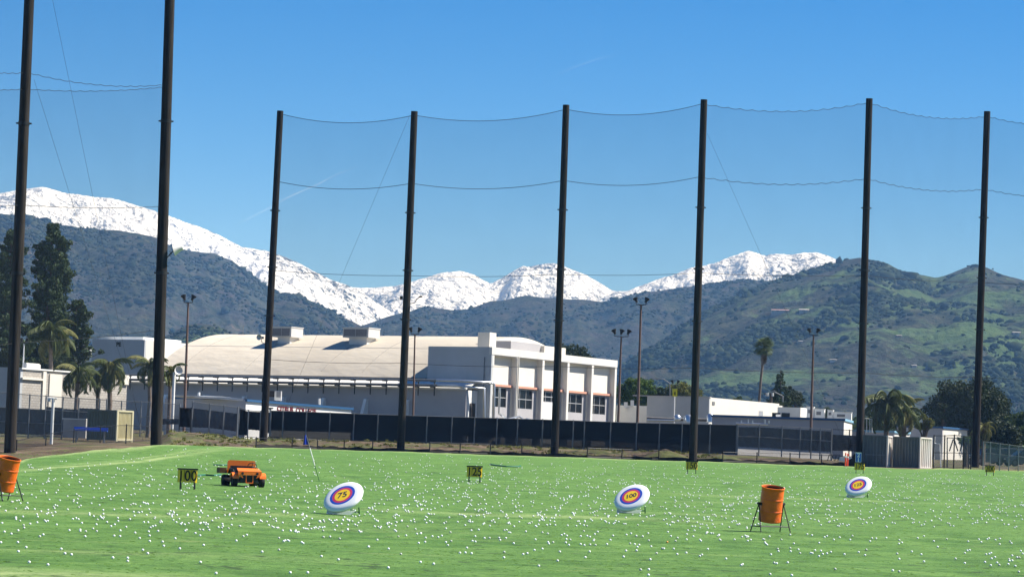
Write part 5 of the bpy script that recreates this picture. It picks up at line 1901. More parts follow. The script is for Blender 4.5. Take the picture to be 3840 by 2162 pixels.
# slim dark tree trunk shadow partner before the block wall
# fan palm
base = under(2838, 1600, 345)
top = at(2866, 1305, 345)
t = thing('fan_palm', 'tall slender fan palm standing alone against the foothill', 'palm tree', base)
cpos = top - base
obj('trunk', MB().tube([(0, 0, -.3), cpos * .35 + Vector((-.12, 0, 0)), cpos * .7 + Vector((-.1, 0, 0)), cpos], [.22, .17, .15, .17], 10), m_palmbark, t, smooth=50)
fanm = MB()
nseg = 13
for k in range(nseg):
    a0 = rad(-100 + 200 * k / nseg)
    a1 = rad(-100 + 200 * (k + .8) / nseg)
    am = (a0 + a1) / 2
    p0 = Vector((.55, 0, 0))
    e1 = p0 + Vector((math.cos(a0), math.sin(a0), 0)) * .45
    e2 = p0 + Vector((math.cos(a1), math.sin(a1), -.04)) * .45
    tp2 = p0 + Vector((math.cos(am), math.sin(am), -.28)) * .78
    n0 = len(fanm.v)
    fanm.v += [tuple(p0), tuple(e1), tuple(e2), tuple(tp2)]
    fanm.f += [(n0, n0 + 1, n0 + 2), (n0 + 1, n0 + 3, n0 + 2)]
fanm.tube([(0, 0, 0), (.3, 0, .03), (.55, 0, 0)], .018, 4)
fan = fanm.mesh('fan_leaf')
fan.materials.append(m_fan)
fan2 = fan.copy()
fan2.materials.clear()
fan2.materials.append(m_dead)
rr_ = random.Random(4)
for k in range(48):
    dead = k >= 34
    o = bpy.data.objects.new('fan_leaf', fan2 if dead else fan)
    q = k / 34 if not dead else (k - 34) / 14
    tilt = (-rad(72) + rad(118) * q) if not dead else rad(68 + 18 * rr_.random())
    o.location = cpos + Vector((0, 0, (.1 - .1 * q) if not dead else -.3 - 1.1 * q))
    o.rotation_euler = (rad(rr_.uniform(-25, 25)), tilt, k * 2.4 + rr_.uniform(-.3, .3))
    s_ = 1.2 * rr_.uniform(.85, 1.1) * (.5 if dead else 1)
    o.scale = (s_, s_, s_)
    COL.objects.link(o)
    o.parent = t
# conifer
base = under(2922, 1600, 340)
H = at(2924, 1385, 340).z - base.z
t = thing('conifer_tree', 'dark triangular conifer right of the fan palm', 'tree', base)
C, R = [], []
rr_ = random.Random(8)
hz = (1520 - 1385) * 340 / F
tr = MB().tube([(0, 0, -.3), (0, 0, H)], [.25, .03], 8)
for k in range(120):
    q = rr_.random() ** .75
    z = H - hz * q - .1
    reach = (.12 + 1.45 * q)
    th = rr_.uniform(0, 2 * math.pi)
    C.append((reach * math.cos(th) * rr_.uniform(.5, 1), reach * math.sin(th) * rr_.uniform(.5, 1), z + rr_.uniform(-.1, .1)))
    R.append(.16 + .18 * q)
for k in range(26):
    c_ = C[k]
    tr.tube([(0, 0, c_[2] + .1), c_], [.04, .015], 4)
obj('trunk', tr, m_bark, t)
obj('crown', leaf_cloud(C, R, 70, .11, 21, .5), m_pine, t)
# other trees
tree_px('ragged shrubby tree right of the conifer', 2975, 1462, 1530, 80, 342, m_dark_leaf, 31, clumps=30, per=70, size=.16)
tree_px('small tree just behind the conifer, on its right flank', 2950, 1448, 1510, 40, 346, m_dark_leaf, 32, clumps=16, per=70, size=.15)
tree_px('bright green tree between the two light posts right of the bays', 2385, 1422, 1535, 150, 350, m_bright_leaf, 33, clumps=60, per=110, size=.2)
tree_px('dark tree right of the bright green one, over the white annex', 2478, 1452, 1530, 110, 352, m_dark_leaf, 34, clumps=36, per=90, size=.18)
tree_px('yellow-green tree behind the dark grey building, left of the sixth pole', 2560, 1438, 1520, 120, 356, m_yellow_leaf, 35, clumps=40, per=90, size=.18)
tree_px('dark tree showing above the roof of the five-bay wing', 2132, 1300, 1400, 190, 345, m_dark_leaf, 36, clumps=60, per=90, size=.2)
tree_px('great round dark tree behind the last net pole', 3640, 1438, 1650, 300, 300, m_dark_leaf, 37, clumps=150, per=190, size=.22, trunk_r=.5)
tree_px('leafy spur of dark tree on the left side of the great round one', 3535, 1480, 1600, 90, 298, m_dark_leaf, 38, clumps=30, per=100, size=.2)
tree_px('olive-green tree at the right edge of the photo', 3825, 1545, 1680, 140, 285, m_mid_leaf, 39, clumps=60, per=120, size=.2)
tree_px('olive bushy tree behind the palm right of the seventh pole', 3290, 1536, 1640, 120, 300, m_mid_leaf, 40, clumps=44, per=110, size=.2)
tree_px('brownish bushy tree behind the right-hand palms', 3400, 1540, 1640, 130, 305, m_mid_leaf, 41, clumps=44, per=110, size=.2)
tree_px('yellow-leaved shrub between the right palms and the small cream building', 3466, 1548, 1630, 62, 262, m_yellow_leaf, 42, clumps=26, per=110, size=.16)
tree_px('dark hedge tree low behind the right fence', 3760, 1590, 1690, 150, 280, m_dark_leaf, 43, clumps=50, per=110, size=.2)
tree_px('small green shrub on the fence line left of the last pole', 3625, 1632, 1665, 60, 236, m_bright_leaf, 44, clumps=16, per=70, size=.1, name='shrub', cat='shrub')
tree_px('dark bushy tree behind the large left palm', 205, 1330, 1440, 160, 256, m_dark_leaf, 45, clumps=50, per=90, size=.18)
tree_px('dark bushy tree low at the left edge behind the leftmost pole', 20, 1300, 1400, 120, 256, m_dark_leaf, 48, clumps=40, per=90, size=.18)
tree_px('small round tree far right of the white lit building', 2762, 1484, 1520, 60, 360, m_mid_leaf, 46, clumps=14, per=60, size=.15)
tree_px('low scrubby tree between the conifer and the seventh pole', 3110, 1530, 1570, 60, 380, m_mid_leaf, 47, clumps=16, per=60, size=.15)
Cw, Rw = [], []
for i in range(900):
    ii, jj = rnd.randrange(8, 340), rnd.randrange(2, 20)
    if fbm(np.array([BX[ii, jj] * .12]), np.array([BY[ii, jj] * .12]), 3, 14)[0] < -.02:
        continue
    Cw.append((BX[ii, jj], BY[ii, jj], BZ[ii, jj] + .03))
    Rw.append(rnd.uniform(.10, .32))
o = obj('bank_weeds', leaf_cloud(Cw, Rw, 40, .06, 71, .5, .8), m_yellow_leaf)
tag(o, 'straggling weeds on the earth bank before the fences', kind='stuff')
# a belt of town trees at the foot of the hills
Cb, Rb = [], []
for i in range(420):
    u_ = rnd.uniform(-600, 4500)
    D = rnd.uniform(420, 1150)
    p = under(u_, 1600, D)
    Cb.append((p.x, p.y, SLOPE * p.y - 1 + rnd.uniform(1.5, 4.5)))
    Rb.append(rnd.uniform(2.0, 5.0))
o = obj('tree_belt', leaf_cloud(Cb, Rb, 120, .9, 61, .8), m_mid_leaf)
tag(o, 'distant belt of town trees at the foot of the hills', kind='stuff')

# ------------------------------------------------------------------ parked cars behind the right fence
m_car_dark = mat('dark_car_paint', (0.03, 0.035, 0.045), 0.3, 0.3, spec=.6)
m_car_grey = mat('grey_car_paint', (0.30, 0.31, 0.33), 0.3, 0.3, spec=.6)
def car(label, u, v, D, paint, rot):
    base = under(u, v, D)
    t = thing('parked_car', label, 'car', base, rad(rot), 'cars parked behind the right fence')
    body = MB().prism([(-2.2, -.85, .3), (-2.25, -.85, .75), (-1.3, -.85, .92), (1.9, -.85, .9), (2.25, -.85, .7), (2.2, -.85, .3)], (0, 1.7, 0))
    obj('body', body, paint, t)
    obj('cabin', MB().prism([(-1.3, -.75, .92), (-.6, -.7, 1.42), (1.0, -.7, 1.42), (1.8, -.75, .9)], (0, 1.45, 0)), m_glass, t)
    obj('cabin_roof', MB().box(-.62, 1.0, -.68, .72, 1.423, 1.47), paint, t)
    for x in (-1.4, 1.4):
        for y in (-.88, .68):
            w_ = obj('wheel', MB().tube([(x, y, .32), (x, y + .2, .32)], .32, 14), m_tyre, t)
            obj('rim', MB().tube([(x, y - .012, .32), (x, y - .004, .32)], .19, 10), m_hub, w_)
    for y in (-.6, .6):
        obj('headlight', MB().box(-2.29, -2.235, y - .15, y + .15, .55, .68), m_white, t)
car('dark car right of the last net pole, behind the fence', 3712, 1700, 250, m_car_dark, 20)
car('grey car beyond the fence, second from the last pole', 3790, 1700, 262, m_car_grey, 15)
car('dark car at the right edge of the photo, behind the fence', 3850, 1705, 250, m_car_dark, 12)

# ------------------------------------------------------------------ things on the grass
def sign(label, txt, u, v_base, wpx, rotz=0.0, fancy=False):
    base = hit(u, v_base)
    s_ = base.y / F
    W = .62
    t = thing('yardage_sign', label, 'sign', base, rotz, 'yellow yardage signs')
    h0, h1 = .24, .64
    n = 3
    for k in range(n):
        x0, x1 = -W / 2 + k * W / n + .006, -W / 2 + (k + 1) * W / n - .006
        mb = MB()
        seg_ = 6
        for j in range(seg_):
            def q(jj):
                f = jj / seg_
                return (x0 + (x1 - x0) * f, -.035 * max(0.0, math.sin(math.pi * f)) ** .8)
            (xa, ya), (xb, yb) = q(j), q(j + 1)
            mb.quad((xa, ya, h0), (xb, yb, h0), (xb, yb, h1), (xa, ya, h1))
        pl_ = obj('number_plate', mb, m_yellow, t, smooth=60)
        text('numeral', txt[k], .47, m_ink, frame((1, 0, 0), (0, 0, 1), ((x0 + x1) / 2 + .0, -.042, (h0 + h1) / 2)), pl_, bold=.006, extrude=.003, sx=.80)
    obj('backing', MB().box(-W / 2, W / 2, .012, .03, h0, h1), m_ink, t)
    obj('top_bar', MB().box(-W / 2 - .02, W / 2 + .02, -.05, .06, h1 + .002, h1 + .05), m_black, t)
    for sx in (-1, 1):
        x = sx * (W / 2 - .09)
        obj('leg', MB().tube([(x, .04, h1), (x, -.10, -.02)], .018, 6), m_black, t)
        obj('leg', MB().tube([(x + .01, .05, h1), (x + .03, .30, -.02)], .018, 6), m_black, t)
    return t
sign('yellow 100 sign left of the orange cart', '100', 701, 1836, 48, rad(6))
sign('yellow 125 sign in the middle of the range', '125', 1778, 1809, 40, rad(2))
sign('yellow 150 sign at the foot of the sixth net pole', '150', 2593, 1776, 34, rad(0))
sign('yellow 175 sign under the blue 21 sign', '175', 3223, 1775, 32, rad(-2))
sign('yellow 200 sign beside the last net pole', '200', 3712, 1783, 31, rad(-3))

def target(label, txt, u, v_base, D=None, R=.545):
    base = hit(u, v_base)
    t = thing('target_disc', label, 'target', base, 0, 'round bullseye targets')
    nrm = Vector((-.36, -.60, .71)).normalized()
    q = nrm.to_track_quat('Z', 'Y').to_matrix().to_4x4()
    c_ = Vector((0, 0, .44 * R / .52))
    q.translation = c_
    k = R / .52
    prof = [(.336 * k, .085 * k), (.39 * k, .082 * k), (.45 * k, .074 * k), (.50 * k, .055 * k), (.522 * k, .028 * k), (.525 * k, .0), (.505 * k, -.035 * k), (.44 * k, -.06 * k), (0.05, -.065 * k)]
    obj('shell', MB().lathe(prof, 40, q, False, True), m_tgt_white, t, smooth=70)
    z0 = .085 * k
    rings = [(.335, .268, m_tgt_blue, 'blue_ring'), (.268, .205, m_tgt_red, 'red_ring'), (.205, 0.0, m_tgt_yellow, 'yellow_centre')]
    for i, (ro_, ri, mm, nm) in enumerate(rings):
        zz = z0 + .002 * i
        if ri > 0:
            obj(nm, MB().lathe([(ro_ * k, zz), (ri * k, zz + .002)], 40, q), mm, t)
        else:
            obj(nm, MB().lathe([(ro_ * k, zz), (.02, zz + .002)], 40, q, False, True), mm, t)
    zax = nrm
    upv = Vector((0, 0, 1)) - nrm * nrm.z
    rt = Vector((1, 0, -.045))
    rt = (rt - zax * rt.dot(zax)).normalized()
    up_ = zax.cross(rt)
    M_ = Matrix((rt, up_, zax)).transposed().to_4x4()
    M_.translation = c_ + zax * (z0 + .008)
    text('numeral', txt, .27 * k if len(txt) == 2 else .22 * k, m_tgt_ink, M_, t, shear=.03, bold=.003, extrude=.001)
    ft = MB().prism([(-.42 * k, .02, -.01), (.16 * k, .02, -.01), (.30 * k, .05, .12), (-.40 * k, .05, .13)], (0, .2, 0))
    obj('foot', ft, m_tgt_white, t)
    st = MB()
    for dx in (.18, .38):
        st.tube([(dx * k, .1, .22), (dx * k + .02, .28, 0.0), (dx * k - .1, .40, 0.0)], .018, 6)
    st.tube([(.18 * k, .28, .01), (.42 * k, .30, .01), (.42 * k, .12, .01)], .018, 6)
    st.tube([(.18 * k, .2, .1), (.40 * k, .2, .1)], .018, 6)
    obj('stand', st, m_green_paint, t)
    return t
target('largest white bullseye target numbered 75, left of centre', '75', 1286, 1931)
target('white bullseye target numbered 100, middle right', '100', 2368, 1925, R=.53)
target('smaller white bullseye target numbered 125, below the 175 sign', '125', 3218, 1866, R=.53)

def drum(label, u, v_base, D, rotz, tilt, lean):
    base = hit(u, v_base)
    t = thing('orange_drum', label, 'barrel', base, rotz, 'orange drums on stands')
    M_ = Matrix.Translation((0, 0, .72)) @ Matrix.Rotation(tilt, 4, 'X') @ Matrix.Rotation(lean, 4, 'Y')
    pf = [(.275, -.44), (.29, -.42), (.288, -.40), (.287, -.38)]
    for zc in (-.16, .14):
        pf += [(.287, zc - .04), (.287, zc - .016), (.296, zc - .006), (.296, zc + .006), (.287, zc + .016), (.287, zc + .04)]
    pf += [(.287, .36), (.287, .405), (.298, .415), (.298, .435), (.288, .44), (.279, .43), (.279, .40)]
    dr = obj('drum', MB().lathe(pf, 36, M_, True, False), m_orange_drum, t, smooth=50)
    obj('inside', MB().lathe([(.2785, .40), (.278, -.40), (.02, -.405)], 36, M_), m_drum_in, t, smooth=50)
    obj('rim', MB().lathe([(.295, .436), (.300, .448), (.285, .452), (.277, .44)], 36, M_), m_orange, t, smooth=50)
    for sx in (-1, 1):
        ap = (sx * .36, 0, .74)
        obj('leg', MB().tube([ap, (sx * .44 - .0, -.27, -.02)], .016, 6), m_black, t)
        obj('leg', MB().tube([ap, (sx * .44 - .0, .27, -.02)], .016, 6), m_black, t)
        obj('pivot', MB().tube([(sx * .27, 0, .72), (sx * .40, 0, .74)], .035, 10), m_black, t)
        obj('brace', MB().tube([(sx * .415, -.2, .16), (sx * .415, .2, .16)], .013, 6), m_black, t)
    for yy in (-.2, .2):
        obj('stretcher', MB().tube([(-.415, yy, .16), (.415, yy, .16)], .013, 6), m_black, t)
    return t
drum('upright orange drum on black legs, at the right', 2889, 1996, 72, rad(26), rad(11), rad(-1))
drum('tilted orange drum cut off by the left edge', 19, 1879, 75, rad(62), rad(14), rad(-2))

# orange utility cart
cb = hit(913, 1824)
cart = thing('utility_cart', 'orange open utility cart with black seat and steering wheel', 'cart', cb, rad(-90 + 18))
# local: +x forward
def wheel(x, y, r_, w_):
    wo_ = obj('wheel', MB().lathe([(r_ * .55, -w_ / 2), (r_ * .92, -w_ / 2), (r_, -w_ * .3), (r_, w_ * .3), (r_ * .92, w_ / 2), (r_ * .55, w_ / 2)], 22,
              Matrix.Translation((x, y, r_)) @ Matrix.Rotation(rad(90), 4, 'X')), m_tyre, cart, smooth=50)
    obj('hub', MB().lathe([(r_ * .56, -w_ * .4), (r_ * .3, -w_ * .3), (.01, -w_ * .3)], 16, Matrix.Translation((x, y, r_)) @ Matrix.Rotation(rad(90 if y > 0 else -90), 4, 'X')), m_hub, wo_)
wheel(.62, -.46, .175, .17)
wheel(.62, .46, .175, .17)
wheel(-.62, -.48, .20, .24)
wheel(-.62, .48, .20, .24)
obj('chassis', MB().box(-.85, .62, -.30, .30, .14, .30), m_black, cart)
obj('axle', MB().tube([(.62, -.4, .16), (.62, .4, .16)], .03, 8), m_galv, cart)
# bodywork
hd = MB()
hd.prism([(.88, -.30, .24), (.90, -.34, .42), (.84, -.40, .50), (.84, .40, .50), (.90, .34, .42), (.88, .30, .24)], (-.06, 0, 0))
obj('front_panel', MB().box(.84, .885, -.40, .40, .405, .50), m_orange, cart)
obj('hood', MB().prism([(.885, -.40, .502), (.885, .40, .502), (.50, .36, .60), (.50, -.36, .60)], (-.0, 0, .03)), m_orange, cart)
obj('grille_opening', MB().box(.80, .84, -.30, .30, .16, .40), m_black, cart)
for yy in (-.115, .115):
    obj('grille_bar', MB().box(.845, .87, yy - .012, yy + .012, .16, .403), m_orange, cart)
obj('bumper', MB().box(.85, .89, -.12, .12, .125, .158), m_orange, cart)
for s_ in (-1, 1):
    obj('cheek', MB().prism([(.845, s_ * .40, .404), (.845, s_ * .27, .404), (.845, s_ * .22, .30), (.845, s_ * .34, .36)], (.04, 0, 0)), m_orange, cart)
    obj('headlight', MB().lathe([(.035, 0), (.045, .01), (.0, .015)], 12, Matrix.Translation((.887, s_ * .25, .455)) @ Matrix.Rotation(rad(90), 4, 'Y')), m_black, cart)
    arc = []
    for k in range(9):
        a = rad(15 + 150 * k / 8)
        arc.append((.62 + .24 * math.cos(a), s_ * .46, .22 + .24 * math.sin(a)))
    fm = MB()
    for k in range(8):
        a, b2 = arc[k], arc[k + 1]
        fm.prism([(a[0], a[1] - .11, a[2]), (a[0], a[1] + .11, a[2]), (b2[0], b2[1] + .11, b2[2]), (b2[0], b2[1] - .11, b2[2])], (0, 0, .02))
    obj('fender', fm, m_orange, cart, smooth=50)
obj('floor', MB().box(-.2, .5, -.40, .40, .30, .335), m_green_paint, cart)
obj('dash', MB().box(.40, .50, -.36, .36, .48, .64), m_black, cart)
obj('green_panel', MB().box(.50, .515, -.14, .10, .52, .62), m_green_paint, cart)
obj('seat', MB().box(-.28, .12, -.40, .40, .42, .52), m_seat, cart)
obj('seat', MB().box(-.34, -.26, -.40, .40, .50, .70), m_seat, cart)
obj('side_rail', MB().tube([(.45, -.42, .34), (.30, -.45, .56), (-.1, -.45, .60), (-.3, -.45, .46)], .04, 8), m_black, cart, smooth=50)
obj('side_rail', MB().tube([(.45, .42, .34), (.30, .45, .52), (-.1, .45, .56), (-.3, .45, .46)], .03, 8), m_black, cart, smooth=50)
# rounded orange backboard of the bed
bbp = []
for (cy, cz, a0) in ((.40, .80, 0), (-.40, .80, 90)):
    for k in range(6):
        a = rad(a0 + 90 * k / 5)
        bbp.append((-.42, cy + .08 * math.cos(a), cz + .08 * math.sin(a)))
obj('backboard', MB().prism([(-.42, .48, .46)] + bbp + [(-.42, -.48, .46)], (-.05, 0, 0)), m_orange, cart)
obj('bed', MB().box(-1.10, -.48, -.46, .46, .44, .56), m_orange, cart)
obj('tool_box', MB().box(-1.0, -.55, -.72, -.48, .44, .62), m_brownbox, cart)
sw_ = obj('steering_wheel', MB().tube([(Vector((.22, .22, .70)) + Vector((.05 * math.cos(a), .15 * math.sin(a), .115 * math.cos(a)))) for a in [2 * math.pi * k / 20 for k in range(21)]], .013, 6, cap=False), m_black, cart, smooth=60)
obj('steering_column', MB().tube([(.22, .22, .70), (.46, .22, .50)], .018, 6), m_black, sw_)
for a in (0, 2.1, 4.2):
    obj('spoke', MB().tube([(.22, .22, .70), Vector((.22, .22, .70)) + Vector((.05 * math.cos(a), .15 * math.sin(a), .115 * math.cos(a)))], .009, 5), m_black, sw_)

# blue flag on a leaning thin stick
fb = hit(1198, 1805)
ft_ = at(1148, 1630, fb.y)
t = thing('practice_flag', 'blue flag hanging from a thin leaning pole left of centre', 'flag', fb)
obj('pole', MB().tube([fb, fb.lerp(ft_, .35)], .012, 8), m_green_paint, t, world=True)
obj('pole', MB().tube([fb.lerp(ft_, .35), fb.lerp(ft_, .72)], .018, 8), m_white, t, world=True, label='white middle part of the flag pole')
obj('pole', MB().tube([fb.lerp(ft_, .72), ft_], .012, 8), m_galv, t, world=True)
fl = MB()
n1_, n2_ = 7, 6
def fp(i, j):
    a, b2 = i / n1_, j / n2_
    u_ = 1148 + (12 * b2) - a * (22 * b2 + 4) + 1.5 * math.sin(5 * a + 3 * b2)
    v_ = 1628 + 38 * b2 + 3 * a * (1 - b2)
    p = at(u_, v_, fb.y)
    p.y += .05 * math.sin(a * 9)
    return p
for i in range(n1_):
    for j in range(n2_):
        fl.quad(fp(i, j), fp(i + 1, j), fp(i + 1, j + 1), fp(i, j + 1))
obj('cloth', fl, m_flag, t, world=True, smooth=60)

# blue 21 sign, orange delineators, sled, hose
p = PB[7] + Vector((-.1, -1.2, 0))
D_ = p.y
t = thing('blue_sign', 'small blue and white sign with 2 over 1 at the seventh net pole', 'sign', hit(3222, 1752))
Db = t.location.y
obj('post', MB().tube([Vector(t.location), at(3222, 1700, Db)], .025, 6), m_galv, t, world=True)
pc = at(3219, 1713, Db - .05)
obj('panel', MB().obox(pc, (1, 0, 0), (0, 1, 0), (0, 0, 1), .21, .02, .34), m_white, t, world=True)
obj('blue_field', MB().obox(pc + Vector((0, -.024, -.02)), (1, 0, 0), (0, 1, 0), (0, 0, 1), .19, .003, .30), m_bluesign, t, world=True)
Mi = WM[t.name].inverted()
for ch_, dz in (('2', .14), ('1', -.20)):
    text('numeral', ch_, .40, m_white, Mi @ frame((1, 0, 0), (0, 0, 1), pc + Vector((0, -.032, dz))), t, bold=.012, extrude=.003)
for uu, lab in ((3170, 'left one of two orange delineator posts near the blue sign'), (3178, 'right one of two orange delineator posts near the blue sign')):
    b_ = hit(uu, 1748)
    t = thing('delineator_post', lab, 'traffic post', b_, 0, 'orange delineator posts')
    hgt = at(uu, 1697 + (3 if uu > 3174 else 0), b_.y).z - b_.z
    obj('shaft', MB().lathe([(.055, 0), (.05, hgt * .8), (.05, hgt), (.0, hgt + .02)], 10), m_cone, t, smooth=40)
    obj('reflector', MB().lathe([(.054, hgt * .68), (.054, hgt * .80)], 10), m_white, t)
    obj('foot', MB().lathe([(.12, -.02), (.11, .03), (.05, .05)], 10), m_black, t)
Ds = 211
t = thing('folded_frame', 'black steel frame with a pale tarp lying beside the orange posts', 'frame', under(3140, 1735, Ds))
obj('tarp', MB().prism([at(3148, 1726, Ds), at(3168, 1729, Ds), at(3196, 1716, Ds), at(3186, 1709, Ds), at(3152, 1712, Ds)], (0, .5, .0)), m_trim, t, world=True)
for (u1, v1, u2, v2) in ((3103, 1725, 3110, 1703), (3110, 1703, 3150, 1704), (3118, 1726, 3122, 1706), (3130, 1727, 3136, 1706), (3142, 1726, 3148, 1706)):
    obj('bar', MB().tube([at(u1, v1, Ds), at(u2, v2, Ds)], .03, 6), m_black, t, world=True)
obj('dark_cover', MB().prism([at(3166, 1744, Ds + 1), at(3225, 1746, Ds + 1), at(3225, 1700, Ds + 1), at(3205, 1700, Ds + 1), at(3180, 1730, Ds + 1)], (0, .4, 0)), m_screen, t, world=True)
def ground_tube(name, label, pts_, r_, matl, cat):
    W = [hit(*q) + Vector((0, 0, r_ + .02)) for q in pts_]
    o = obj(name, MB().tube(W, r_, 8), matl, None, world=True, loc=W[0], smooth=60)
    tag(o, label, cat)
ground_tube('green_hose', 'green hose lying on the grass right of the 125 sign', [(1838, 1743), (1860, 1747), (1900, 1751), (1945, 1752), (1952, 1749)], .035, m_hose, 'hose')
ground_tube('green_hose', 'dark green pipe lying on the grass between the 100 sign and cart', [(736, 1786), (770, 1784), (800, 1786), (828, 1783)], .03, m_hose, 'hose')
ground_tube('green_hose', 'dark green pipe lying on the grass behind the cart', [(800, 1745), (830, 1746), (852, 1746)], .03, m_hose, 'hose')

# ------------------------------------------------------------------ golf balls
BALLS = []
def crop(x0, y0, s_, lst):
    for (a, b_) in lst:
        if y0 + b_ / s_ > 1978:
            BALLS.append((x0 + a / s_, y0 + b_ / s_ + 3))
crop(0, 1850, 2.683, [(18, 235), (60, 207), (115, 277), (86, 303), (126, 326), (288, 331), (241, 352), (181, 380), (43, 393), (112, 414), (433, 422), (399, 440), (7, 502), (178, 500), (261, 551),
     (183, 593), (614, 568), (652, 614), (717, 625), (292, 702), (480, 729), (855, 440), (1147, 434), (1206, 438), (972, 387), (862, 388), (805, 372), (805, 385), (696, 378), (935, 361), (1267, 344),
     (1209, 380), (1358, 403), (1403, 458), (1494, 390), (1503, 432), (1505, 488), (1589, 384), (1634, 494), (1646, 537), (1762, 461), (1435, 578), (1485, 613), (1134, 657), (1283, 660), (1283, 692),
     (1807, 564), (1964, 406), (2012, 430), (1862, 382), (1875, 372), (2009, 370), (2042, 373), (2103, 373), (2088, 347), (2196, 347), (2230, 352), (2298, 357), (2232, 396), (2482, 424), (2447, 438),
     (2376, 483), (2047, 528), (2015, 702), (2172, 815), (490, 320), (527, 330), (1420, 310), (1440, 296), (1456, 305), (1486, 290), (1398, 287), (1658, 335), (1677, 335), (1764, 320), (1921, 342), (2047, 326), (2469, 323), (2421, 314), (2380, 314), (2347, 305)])
crop(1600, 1850, 2.683, [(69, 718), (56, 437), (115, 446), (151, 431), (192, 497), (246, 485), (212, 528), (404, 554), (333, 606), (388, 603), (450, 611), (459, 484), (489, 491), (487, 437),
     (580, 455), (631, 453), (727, 452), (737, 475), (796, 455), (874, 508), (780, 376), (803, 372), (825, 398), (840, 400), (1093, 469), (1220, 496), (1228, 512), (1271, 498), (997, 388),
     (779, 597), (776, 653), (969, 619), (1011, 610), (1083, 577), (1162, 564), (1127, 738), (1316, 685), (1338, 593), (1399, 500), (1430, 525), (1404, 466), (1443, 471), (1356, 424), (1409, 430), (1382, 413), (1548, 517),
     (1585, 527), (1643, 521), (1697, 524), (1684, 470), (1677, 480), (1613, 432), (1641, 442), (1548, 435), (1580, 384), (1595, 651), (1638, 592), (1847, 473), (1813, 517), (1874, 430), (1979, 644), (2005, 583),
     (2110, 580), (2119, 545), (2137, 523), (2092, 517), (2046, 509), (2233, 478), (2257, 540), (2248, 672), (2312, 609), (2368, 560), (2385, 561), (2484, 563), (2519, 618), (2503, 483), (2523, 452), (2456, 435), (2426, 392),
     (2151, 776), (2233, 774), (2230, 830), (238, 396), (193, 358), (448, 378), (521, 370), (2172, 437), (2108, 432), (2227, 406), (2055, 408), (2009, 421), (1720, 391), (1690, 416), (1217, 409), (1163, 398)])
crop(2880, 1850, 2.683, [(14, 437), (133, 469), (259, 509), (513, 502), (29, 621), (97, 563), (104, 587), (223, 556), (226, 588), (304, 569), (321, 607), (472, 578), (531, 583), (549, 615), (592, 610), (631, 594), (429, 605),
     (445, 608), (511, 638), (768, 618), (911, 596), (988, 570), (975, 627), (197, 703), (61, 706), (86, 712), (675, 768), (20, 822), (238, 832), (1254, 783), (1319, 793), (1299, 611), (1446, 590), (1541, 619),
     (1319, 666), (1568, 691), (1886, 662), (1979, 605), (2004, 580), (2028, 575), (1979, 708), (2193, 618), (2225, 613), (2244, 604), (2248, 661), (2282, 647), (2182, 697), (2240, 730), (2304, 703), (2326, 726),
     (2424, 668), (2427, 685), (2456, 682), (2417, 719), (2455, 631), (2505, 650), (2528, 651), (2542, 583), (2561, 611), (2487, 738), (2523, 797), (2330, 515), (2449, 505), (2433, 487), (2145, 493), (2013, 487),
     (1706, 542), (1667, 484), (1797, 463), (1505, 453), (1568, 433), (1346, 499), (1316, 510), (1321, 474), (1188, 451), (1087, 457), (1046, 455), (1025, 485), (825, 470), (848, 430), (720, 447), (661, 469), (568, 444), (592, 433),
     (223, 419), (441, 424), (394, 414), (2287, 470), (2333, 459), (2120, 466), (2205, 465), (2222, 455)])
# bottom parts not covered by those three crops, and everything farther away: scattered at the photo's density
rb = random.Random(21)
def dens(u, v):
    base_ = float(np.interp(v, [1690, 1715, 1750, 1800, 1850, 1900, 1960, 1990, 2020, 2060, 2100, 2162], [.0009, .0018, .0024, .0027, .0024, .0024, .0021, .0012, .0006, .00032, .00016, .0001]))
    g_ = float(np.interp(u, [0, 600, 1100, 1700, 2300, 3000, 3500, 3840], [.52, .62, .75, .95, 1.05, 1.15, 1.35, 1.35])) if v < 1850 else float(np.interp(u, [0, 500, 1200, 2200, 3840], [.62, .75, .95, 1.1, 1.1]))
    return base_ * g_
step_ = 12
v = 1682
while v < 2162:
    u = -300
    while u < 4140:
        ev = np.interp(u, eu, [q[1] for q in EDGE])
        if v > ev + 6:
            lam = dens(min(max(u, 0), 3840), v) * step_ * step_
            if rb.random() < lam:
                uu, vv = u + rb.uniform(0, step_), v + rb.uniform(0, step_)
                covered = vv > 1850 + 345 / 2.683 and (0 < uu < 960 or 1600 < uu < 2560 or 2880 < uu < 3840)
                if not covered:
                    BALLS.append((uu, vv))
                    if rb.random() < .22:
                        BALLS.append((uu + rb.uniform(-9, 9), vv + rb.uniform(-5, 5)))
                        if rb.random() < .35:
                            BALLS.append((uu + rb.uniform(-12, 12), vv + rb.uniform(-6, 6)))
        u += step_
    v += step_
BR = .0245
pts_b = []
for (u_, v_) in BALLS:
    p = hit(u_, v_)
    if p.y > 208:
        continue
    pts_b.append(p)
pts_b.sort(key=lambda q: q.y)
import bmesh
bm = bmesh.new()
bmesh.ops.create_icosphere(bm, subdivisions=2, radius=BR)
bme = bpy.data.meshes.new('golf_ball')
bm.to_mesh(bme)
bm.free()
bme.materials.append(m_ball)
smooth_mesh(bme)
inview = [q for q in pts_b if abs(q.x / q.y + .0 ) < .176]
near = inview[:298]
ns = set(id(q) for q in near)
for q in near:
    o = bpy.data.objects.new('golf_ball', bme)
    o.location = (q.x, q.y, q.z + BR * .8 + .02)
    COL.objects.link(o)
    tag(o, 'white golf ball lying on the nearest part of the grass', 'golf ball', 'golf balls strewn over the nearest grass')
BRF = .027
far = np.array([[q.x, q.y, q.z + BR * .85 + .02] for q in pts_b if id(q) not in ns])
bm = bmesh.new()
bmesh.ops.create_icosphere(bm, subdivisions=1, radius=BRF)
